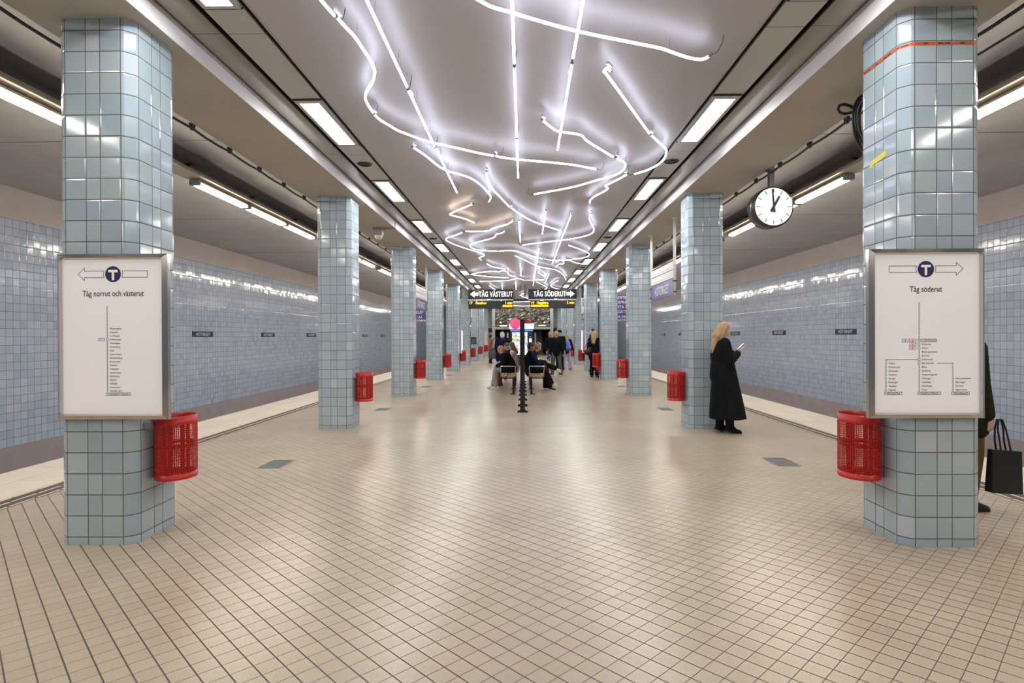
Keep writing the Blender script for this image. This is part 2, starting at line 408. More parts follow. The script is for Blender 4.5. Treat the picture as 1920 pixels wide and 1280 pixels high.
b = MB(); b.box(-9.2, YB, ZC + 0.31, 9.2, YE + 12, ZC + 0.5); struct(b.obj('ceiling_slab', M_BLACK))
b = MB(); f = (3, 2, 1, 0)
vs = [(-XW, YB, -1.25), (XW, YB, -1.25), (XW, YB, ZT), (-XW, YB, ZT)]
b.add(vs, [f], [[(vs[k][0] / T, vs[k][2] / T) for k in f]]); struct(b.obj('wall_back', M_WALT))

# far end: tiled flanks, steel portal and the dark escalator hall behind it
b = MB()
for sgn in (-1, 1):
    xa, xb = sorted((sgn * 2.45, sgn * XE)); f = (0, 1, 2, 3)
    vs = [(xa, YE + .6, 0), (xb, YE + .6, 0), (xb, YE + .6, ZT), (xa, YE + .6, ZT)]
    b.add(vs, [f], [[(v[0] / T, v[2] / T) for v in vs]])
    vs = [(sgn * 2.45, YE + .6, 0), (sgn * 2.45, YE + 9, 0), (sgn * 2.45, YE + 9, ZT), (sgn * 2.45, YE + .6, ZT)]
    b.add(vs, [f], [[(v[1] / T, v[2] / T) for v in vs]])
    b.cur = 0
for sgn in (-1, 1):
    xa, xb = sorted((sgn * 2.45, sgn * XW)); vs = [(xa, YE + 12, -1.25), (xb, YE + 12, -1.25), (xb, YE + 12, ZT), (xa, YE + 12, ZT)]
    b.add(vs, [f], [[(v[0] / T, v[2] / T) for v in vs]])
struct(b.obj('wall_end', M_COLT))
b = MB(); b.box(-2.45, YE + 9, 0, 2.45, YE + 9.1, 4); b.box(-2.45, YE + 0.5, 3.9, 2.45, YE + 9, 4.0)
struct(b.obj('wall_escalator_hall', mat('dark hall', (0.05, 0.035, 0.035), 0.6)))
b = MB()
for sgn in (-1, 1): b.box(min(sgn * 2.2, sgn * 2.45), YE, 0, max(sgn * 2.2, sgn * 2.45), YE + .3, ZC)
b.box(-2.2, YE, 2.06, 2.2, YE + .3, 2.16); b.box(-2.2, YE + .05, 2.16, 2.2, YE + .3, 2.28); b.tube([(-2.2, YE, 2.36), (2.2, YE, 2.36)], 0.10, 10)
struct(b.obj('trim_portal', M_STEEL))
# crumpled polished metal ceiling above the portal
b = MB(); rnd = random.Random(4); nx, nz = 26, 14; vs = []
for j in range(nz + 1):
    for i in range(nx + 1):
        vs.append((-2.2 + 4.4 * i / nx, YE + 1.0 - 1.0 * j / nz + 0.0 + rnd.uniform(-.10, .10), 2.42 + (ZC - 2.42) * j / nz + (rnd.uniform(-.03, .03) if 0 < j < nz else 0)))
b.add(vs, [(j * (nx + 1) + i, j * (nx + 1) + i + 1, (j + 1) * (nx + 1) + i + 1, (j + 1) * (nx + 1) + i) for j in range(nz) for i in range(nx)])
struct(b.obj('ceiling_crumpled', mat('crumpled foil metal', (0.85, 0.82, 0.80), 0.22, 1.0)))

# ------------------------------------------------------------------ tiled columns
def column_mesh():
    mb = MB(); w1 = T; w2 = CW - 2 * T; c = CH; W = CW
    # start at front-left, walk round; strips (dx) on each of the four faces and chamfers
    pts = []
    x0, y0 = -(W / 2 + c), -(W / 2 + c)
    ring = [(-W / 2, y0), (-W / 2 + w1, y0), (-W / 2 + w1 + w2, y0), (W / 2, y0)]
    quarter = ring[:]
    def rot(p, k):
        x, y = p
        for _ in range(k): x, y = -y, x
        return (x, y)
    rg = []
    for k in range(4): rg += [rot(p, k) for p in quarter]
    # soften each chamfer with two extra points bulging outwards
    full = []
    for i, p in enumerate(rg):
        full.append((p, i))
        if i % 4 == 3:
            q = rg[(i + 1) % 16]; n = Vector((p[0] + q[0], p[1] + q[1])).normalized()
            for t, bul in ((0.18, 0.009), (0.82, 0.009)):
                full.append(((p[0] + (q[0] - p[0]) * t + n.x * bul, p[1] + (q[1] - p[1]) * t + n.y * bul), i + t))
    n = len(full); zs = [0, ZB + 0.001]
    for i in range(n):
        (p, u), (q, v) = full[i], full[(i + 1) % n]
        if v < u: v = 16
        vs = [(p[0], p[1], 0), (q[0], q[1], 0), (q[0], q[1], ZB), (p[0], p[1], ZB)]
        z0 = (0 - ROWZ0) / T + 100; z1 = (ZB - ROWZ0) / T + 100
        sm = mb.smooth; mb.smooth = abs(u - round(u)) > .01 or abs(v - round(v)) > .01
        mb.add(vs, [(0, 1, 2, 3)], [[(u, z0), (v, z0), (v, z1), (u, z1)]]); mb.smooth = False
    return mb
XC = G + CH + CW / 2; HALF = CH + CW / 2
col0 = None; cols = {}
names = ['nearest', 'second', 'third', 'fourth', 'fifth', 'sixth', 'seventh', 'eighth', 'ninth']
for i in range(9):
    for sgn, side in ((-1, 'left'), (1, 'right')):
        lab = {(0, -1): 'pale blue tiled column carrying the northbound train poster and a red bin',
               (0, 1): 'pale blue tiled column with orange tape near its top and the southbound train poster',
               (1, 1): 'blue tiled column the long-haired woman in a black coat leans against',
               (1, -1): 'second blue tiled column in the left row, behind the northbound poster column'}.get((i, sgn),
               f'pale green-blue tiled column, {names[i]} from the viewer in the {side} row')
        loc = (sgn * XC, Y1 + HALF + SP * i, 0)
        if col0 is None:
            col0 = column_mesh().obj('tiled_column', M_COLT, loc=loc); o = col0
        else:
            o = col0.copy(); COL.objects.link(o); o.location = loc
        tag(o, lab, 'column', 'blue tiled columns along the platform', 'thing'); cols[(sgn, i)] = o

# tapes on the first right column
b = MB()
def around(z0, z1, dz=0.0, x_in=G - 0.001):
    W = CW / 2; e = HALF + 0.002; m = (HALF + W) / 2 + 0.0075
    p = [(-e, W), (-e, -W), (-e + .010, -W - .022), (-W - .022, -e + .010), (-W, -e), (W, -e), (W + .022, -e + .010), (e - .010, -W - .022), (e, -W)]
    vs = [(x, y, z0) for x, y in p] + [(x, y, z1) for x, y in p]
    return vs, [(k, k + 1, k + 10, k + 9) for k in range(8)]
vs, fs = around(3.475, 3.498); b.add(vs, fs); b.cur = 1
for k in range(8):
    a, c = Vector(vs[k]), Vector(vs[k + 1]); n = max(1, int((c - a).length / 0.05))
    for j in range(n):
        if (j * 7 + k) % 5 < 3:
            p = a.lerp(c, (j + .15) / n); q_ = a.lerp(c, (j + .8) / n); off = Vector((0, 0, 0)); nn = (c - a).cross(Vector((0, 0, 1))).normalized() * 0.001
            b.add([p + nn + Vector((0, 0, .007)), q_ + nn + Vector((0, 0, .007)), q_ + nn + Vector((0, 0, .016)), p + nn + Vector((0, 0, .016))], [(0, 1, 2, 3)])
o = b.obj('barrier_tape', [M_TAPE, M_INK], loc=(XC, Y1 + HALF, 0)); tag(o, 'thin orange printed tape wound round the top of the nearest right column', 'tape')
b = MB(); W = -HALF - 0.002
pts = [(0.12, 2.735), (0.08, 2.735), (0.07, 2.75), (-0.04, 2.765), (-0.09, 2.775), (-0.085, 2.815), (-0.02, 2.805), (0.06, 2.79), (0.10, 2.785)]
b.add([(W, y, z) for y, z in pts] + [(W + .0012, y, z) for y, z in pts], [tuple(range(9)), tuple(reversed(range(9, 18)))] + [(k, (k + 1) % 9, (k + 1) % 9 + 9, k + 9) for k in range(9)])
o = b.obj('yellow_tape', M_YTAPE, loc=(XC, Y1 + HALF, 0)); tag(o, 'torn strip of yellow tape stuck across the column tiles', 'tape')

# ------------------------------------------------------------------ red perforated bins
def make_bin():
    root = empty('litter_bin')
    rx, ry, H = 0.135, 0.165, 0.47
    def ring(z, k=1.0, n=44): return [Vector((rx * k * math.cos(2 * PI * i / n), ry * k * math.sin(2 * PI * i / n), z)) for i in range(n)]
    mb = MB()
    def band(z0, z1): mb.loft([ring(z0), ring(z1), ring(z1, 0.97), ring(z0, 0.97), ring(z0)], caps=False)
    band(0.0, 0.045); band(H - 0.062, H)
    n = 66; z0, z1 = 0.045, H - 0.062
    for i in range(n):
        a = 2 * PI * i / n; M = Matrix.Translation((rx * math.cos(a), ry * math.sin(a), 0)) @ Matrix.Rotation(math.atan2(math.sin(a) / ry, math.cos(a) / rx), 4, 'Z')
        mb.box(-0.0015, -0.0025, z0, 0.0, 0.0025, z1, M)
    nr = 25
    for j in range(1, nr):
        z = z0 + (z1 - z0) * j / nr; mb.loft([ring(z - .0025), ring(z + .0025), ring(z + .0025, 0.99), ring(z - .0025, 0.99), ring(z - .0025)], caps=False, smooth=False)
    shell = mb.obj('bin_shell', M_RED, root)
    mb = MB(); zm = z0 + (z1 - z0) * 0.55
    mb.loft([ring(zm - .014, .93), ring(zm + .014, .93), ring(zm + .014, .90), ring(zm - .014, .90), ring(zm - .014, .93)], caps=False)
    for a in (35, 145, 215, 325, 270, 90):
        c_, s_ = math.cos(math.radians(a)), math.sin(math.radians(a)); M = Matrix.Translation((rx * .92 * c_, ry * .92 * s_, 0)) @ Matrix.Rotation(math.radians(a), 4, 'Z')
        mb.box(-0.003, -0.014, 0.01, 0.002, 0.014, z1 + 0.02, M)
    mb.loft([ring(0.004, .96), ring(0.010, .96)])
    mb.obj('inner_frame', M_RED2, root)
    mb = MB(); mb.bbox(0.10, -0.172, H - 0.085, 0.1395, -0.098, H - 0.032, 0.004); mb.obj('lock_bracket', M_GREYPL, root)
    return root
bin0 = make_bin(); first = True
for i in range(9):
    for sgn, side in ((-1, 'left'), (1, 'right')):
        yy = Y1 + HALF + SP * i + (0.02 if sgn > 0 else 0.0)
        loc = (sgn * (G - 0.140), yy, 0.42)
        lab = {0: f'red perforated litter bin below the edge of the {"northbound" if sgn < 0 else "southbound"} train poster',
               1: ('red perforated litter bin on the column where the woman in black leans' if sgn > 0 else 'red perforated litter bin on the second column of the left row')}.get(i, f'red litter bin on the inner face of the {names[i]} column, {side} row')
        if first: r = bin0; r.location = loc; r.rotation_euler = (0, 0, PI if sgn < 0 else 0); first = False; tag(r, lab, 'litter bin', 'red litter bins on the columns')
        else: r = dup(bin0, loc, 0 if sgn > 0 else PI, lab)
        if sgn < 0: r.scale = (1, -1, 1)

# ------------------------------------------------------------------ line map posters
def poster(xc, lab, fn, cat='poster'):
    root = empty('poster_case', (xc * 1.022, 4.07, 1.48), 0, lab, cat); root.scale = (1.022, 1, 1.022)
    W, H, fw = 0.385, 0.570, 0.037
    o = [(-W, -H), (W, -H), (W, H), (-W, H)]; i_ = [(-W + fw, -H + fw), (W - fw, -H + fw), (W - fw, H - fw), (-W + fw, H - fw)]
    mb = MB(); vs = [(x, 0.022, z) for x, z in o] + [(x * 0.925, 0.0, z * 0.95) for x, z in o] + [(x, 0.022, z) for x, z in i_] + [(x, 0.055, z) for x, z in o]
    fs = []
    for k in range(4):
        n = (k + 1) % 4; fs += [(k, n, 4 + n, 4 + k), (4 + k, 4 + n, 8 + n, 8 + k), (12 + n, 12 + k, k, n)][0:3]
    fs[2::3] = [(12 + kk, 12 + (kk + 1) % 4, (kk + 1) % 4, kk) for kk in range(4)]
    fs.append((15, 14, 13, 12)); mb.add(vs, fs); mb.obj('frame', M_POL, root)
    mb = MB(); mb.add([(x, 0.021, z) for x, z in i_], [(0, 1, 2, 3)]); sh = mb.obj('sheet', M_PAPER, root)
    ink = {}
    fn(lambda m: ink.setdefault(m, MB()))
    nm = {'k': ('lettering', M_INK), 'n': ('direction_arrow', M_NAVY), 'g': ('route_line', M_GREEN), 'r': ('red_line_number', M_REDINK), 'b': ('blue_line_number', M_BLUEINK), 'w': ('roundel_letter', M_PAPER)}
    for m, mb in ink.items(): mb.obj(nm[m][0], nm[m][1], sh)
YP = 0.0195
M_POL = mat('polished frame steel', (0.55, 0.52, 0.50), 0.14, 1.0)
def mk(cx0, cx1, cy0, cy1):
    W, H, fw = 0.385, 0.570, 0.034
    def P(cx, cy, d=0.0): return Vector((-W + fw + (cx - cx0) / (cx1 - cx0) * 2 * (W - fw), YP - d, H - fw - (cy - cy0) / (cy1 - cy0) * 2 * (H - fw)))
    s = 2 * (W - fw) / (cx1 - cx0)
    return P, s
def rect(mb, P, x0, y0, x1, y1, d=0.0): mb.add([P(x0, y1, d), P(x1, y1, d), P(x1, y0, d), P(x0, y0, d)], [(0, 1, 2, 3)])
def frame(mb, P, x0, y0, x1, y1, t=2.5):
    rect(mb, P, x0, y0, x1, y0 + t); rect(mb, P, x0, y1 - t, x1, y1); rect(mb, P, x0, y0, x0 + t, y1); rect(mb, P, x1 - t, y0, x1, y1)
def line(mb, P, pts, t=3, d=0.0):
    for (a, b_) in zip(pts, pts[1:]):
        a = Vector(a); b_ = Vector(b_); n = Vector((-(b_ - a).y, (b_ - a).x)).normalized() * t / 2; e = (b_ - a).normalized() * t / 2
        q = [a - e + n, b_ + e + n, b_ + e - n, a - e - n]; mb.add([P(v.x, v.y, d) for v in q], [(0, 1, 2, 3)])
def disc(mb, P, cx, cy, r, n=28, d=0.0, r2=0):
    if r2:
        vs = [P(cx + rr * math.cos(2 * PI * k / n), cy + rr * math.sin(2 * PI * k / n), d) for rr in (r, r2) for k in range(n)]
        mb.add(vs, [(k, (k + 1) % n, n + (k + 1) % n, n + k) for k in range(n)])
    else: mb.add([P(cx + r * math.cos(2 * PI * k / n), cy + r * math.sin(2 * PI * k / n), d) for k in range(n)], [tuple(range(n))])
def put(mb, P, s, txt, x, y, h, xs=0.9, bold=0.0, align='LEFT', sp=1.0, d=0.0):
    text(mb, txt, P(x, y, d), (1, 0, 0), h * s, xs, bold, align, sp)
def roundel(I, P, s, cx, cy, r):
    disc(I('n'), P, cx, cy, r); w_ = I('w')
    rect(w_, P, cx - 34, cy - 31, cx + 34, cy - 13, 0.0006); rect(w_, P, cx - 9, cy - 31, cx + 9, cy + 43, 0.0006)
def north(I):
    P, s = mk(75, 802, 94, 1205)
    roundel(I, P, s, 446, 203, 57); n = I('n')
    line(n, P, [(380, 180), (239, 180), (239, 158), (194, 204), (239, 248), (239, 227), (380, 227), (376, 204), (380, 180)], 3.5)
    line(n, P, [(511, 180), (694, 180), (694, 226), (511, 226), (515, 203), (511, 180)], 3.5)
    k = I('k'); put(k, P, s, 'Tåg norrut och västerut', 446, 360, 41, 0.775, 0.008, 'CENTER')
    g = I('g'); line(g, P, [(401, 434), (401, 1048)], 4.2)
    for i in range(24): rect(g, P, 402, 432 + i * 26.1, 408, 435 + i * 26.1)
    st = ['Rådmansgatan', 'Odenplan', 'S:t Eriksplan', 'Fridhemsplan', 'Thorildsplan', 'Kristineberg', 'Alvik', 'Stora mossen', 'Abrahamsberg', 'Brommaplan', 'Åkeshov', 'Ängbyplan', 'Islandstorget', 'Blackeberg', 'Råcksta', 'Vällingby', 'Johannelund', 'Hässelby gård']
    for i, t in enumerate(st): put(k, P, s, t, 419, 597 + i * 26.15, 12.5, 0.86, 0.006)
    put(k, P, s, 'HÄSSELBY STRAND', 421, 1066, 13, 0.84, 0.008); frame(k, P, 415, 1048, 568, 1071)
    frame(g, P, 389, 1049, 411, 1071); put(g, P, s, '19', 393, 1066, 12, 0.8)
    bl = I('b'); frame(bl, P, 336, 659, 384, 680, 3); put(bl, P, s, '10 11', 340, 675, 12, 0.85, 0.01)
    disc(g, P, 401, 669, 10, d=0.0004, r2=6.5); disc(I('w'), P, 401, 669, 6.5, d=0.0005)
def south(I):
    P, s = mk(79, 828, 56, 1188)
    roundel(I, P, s, 447, 165, 58); n = I('n')
    line(n, P, [(381, 142), (187, 142), (187, 188), (381, 188), (376, 165), (381, 142)], 3.5)
    line(n, P, [(514, 142), (662, 142), (662, 119), (710, 163), (662, 209), (662, 188), (514, 188), (518, 165), (514, 142)], 3.5)
    k = I('k'); put(k, P, s, 'Tåg söderut', 447, 326, 41, 0.80, 0.008, 'CENTER')
    g = I('g'); line(g, P, [(398, 401), (398, 1036)], 4.2); line(g, P, [(397, 806), (163, 806), (163, 1036)], 4.2); line(g, P, [(525, 832), (637, 832), (637, 1036)], 4.2)
    for i in range(24): rect(g, P, 398, 400 + i * 26.9, 404, 403 + i * 26.9)
    for i in range(8): rect(g, P, 164, 831 + i * 26.9, 170, 834 + i * 26.9)
    for i in range(4): rect(g, P, 638, 938 + i * 26.9, 644, 941 + i * 26.9)
    st = ['T-CENTRALEN', 'Gamla stan', 'Slussen', 'Medborgarplatsen', 'Skanstull', 'Gullmarsplan', 'Skärmarbrink', 'Blåsut', 'Sandsborg', 'Skogskyrkogården', 'Tallkrogen', 'Gubbängen', 'Hökarängen', 'Farsta']
    for i, t in enumerate(st): put(k, P, s, t, 416, 676 + i * 26.9, 12.5, 0.86, 0.006)
    frame(k, P, 410, 659, 523, 681)
    for i, t in enumerate(['Globen', 'Enskede gård', 'Sockenplan', 'Svedmyra', 'Stureby', 'Bandhagen', 'Högdalen', 'Rågsved']): put(k, P, s, t, 182, 838 + i * 26.9, 12.5, 0.86, 0.006)
    for i, t in enumerate(['Hammarbyhöjden', 'Björkhagen', 'Kärrtorp', 'Bagarmossen']): put(k, P, s, t, 656, 945 + i * 26.9, 12.5, 0.86, 0.006)
    for x, x1, t, num in ((178, 277, 'HAGSÄTRA', '19'), (413, 552, 'FARSTA STRAND', '18'), (652, 755, 'SKARPNÄCK', '17')):
        put(k, P, s, t, x + 5, 1053, 13, 0.84, 0.008); frame(k, P, x, 1036, x1, 1057); frame(g, P, x - 27, 1036, x - 3, 1057); put(g, P, s, num, x - 23, 1052, 12, 0.8)
    for x, y, t in ((354, 670, '14'), (328, 670, '13'), (354, 697, '14'), (328, 697, '13'), (354, 724, '14'), (328, 724, '13')):
        frame(I('r'), P, x, y - 11, x + 25, y + 12); put(I('r'), P, s, t, x + 4, y + 6, 12, 0.8)
    for x, t in ((276, '10'), (301, '11')): frame(I('b'), P, x, 659, x + 25, 682); put(I('b'), P, s, t, x + 4, 676, 12, 0.8)
    for y in (670, 697, 724, 806, 832): disc(g, P, 397, y, 10, d=0.0004, r2=6.5); disc(I('w'), P, 397, y, 6.5, d=0.0005)
poster(-2.765, 'white framed line map headed Tåg norrut och västerut with left arrow', north)
poster(2.776, 'white framed line map headed Tåg söderut with right arrow', south)

# ------------------------------------------------------------------ recessed ceiling lights and round vents
def make_clight():
    root = empty('ceiling_light'); mb = MB()
    X0, X1, Y0, Y1_ = -0.135, 0.135, -0.05, 1.36; a, b_, c, d = -0.105, 0.095, 0.02, 1.32
    mb.box(X0, Y0, 0, a, Y1_, 0.03); mb.box(b_, Y0, 0, X1, Y1_, 0.03); mb.box(a, Y0, 0, b_, c, 0.03); mb.box(a, d, 0, b_, Y1_, 0.03)
    mb.obj('light_frame', M_LPANEL, root)
    mb = MB(); mb.box(a, c, 0.006, b_, d, 0.02); mb.obj('diffuser', M_PANEL, root)
    mb = MB(); mb.box(X0 - .01, Y0 - 0.03, 0.002, X1 + .01, Y0, 0.03); mb.obj('light_gap', M_BLACK, root)
    mb = MB(); mb.box(X0 - .01, Y1_, 0.002, X1 + .01, Y1_ + 0.012, 0.03); mb.obj('light_gap', M_BLACK, root)
    return root
cl0 = make_clight(); first = True
pl = ['at the picture top', 'level with the second pair of neon joints', 'third', 'fourth', 'fifth', 'sixth', 'seventh', 'eighth', 'ninth', 'tenth', 'eleventh', 'twelfth', 'thirteenth', 'fourteenth', 'fifteenth']
for i in range(-1, 15):
    y = 2.94 + 3.1 * i
    if y + 1.4 > YE or y < YB: continue
    for sgn, side in ((-1, 'left'), (1, 'right')):
        if i < 0: lab = f'recessed ceiling light in the {side} band, behind the viewpoint'
        elif i == 0: lab = f'recessed ceiling light cut by the top of the photo, {side} band'
        elif i == 1: lab = f'largest fully seen rectangular ceiling light, {side} band of the hall ceiling'
        else: lab = f'rectangular white ceiling light, number {i} along the {side} band after the cut-off one'
        loc = (sgn * 2.135, y, ZC - 0.012)
        if first: r = cl0; r.location = loc; first = False; tag(r, lab, 'ceiling light', 'recessed ceiling lights'); 
        else: r = dup(cl0, loc, 0, lab)
        if i < 0: r['label'] = lab; r['group'] = 'ceiling lights behind the viewpoint ' + side
        if sgn < 0: r.scale = (1, 1, 1)
        else: r.scale = (-1, 1, 1)
mb = MB(); mb.tube([(0, 0, -0.012), (0, 0, 0.0)], .1, 24, [0.10, 0.105]); vroot = mb.obj('speaker_vent', M_DSTEEL)
for k in range(3):
    m2 = MB(); n = 24; r = 0.045 + 0.02 * k
    m2.tube([(r * math.cos(2 * PI * q_ / n), r * math.sin(2 * PI * q_ / n), -0.013) for q_ in range(n + 1)], 0.004, 5); m2.obj('vent_ring', M_BLACK, vroot)
vroot.location = (-2.15, 8.22, ZC); tag(vroot, 'round black ceiling speaker vent in the left light band, nearest', 'vent', 'round vents in the light bands')
for i, (x, y) in enumerate([(2.13, 8.22), (-2.15, 14.48), (2.14, 14.48), (-2.15, 20.7), (2.14, 20.7), (-2.15, 26.9), (2.14, 26.9)]):
    dup(vroot, (x, y, ZC), 0, f'round black speaker vent, {["nearest", "second", "second", "third", "third", "fourth", "fourth"][i]} one in the {"left" if x < 0 else "right"} light band')

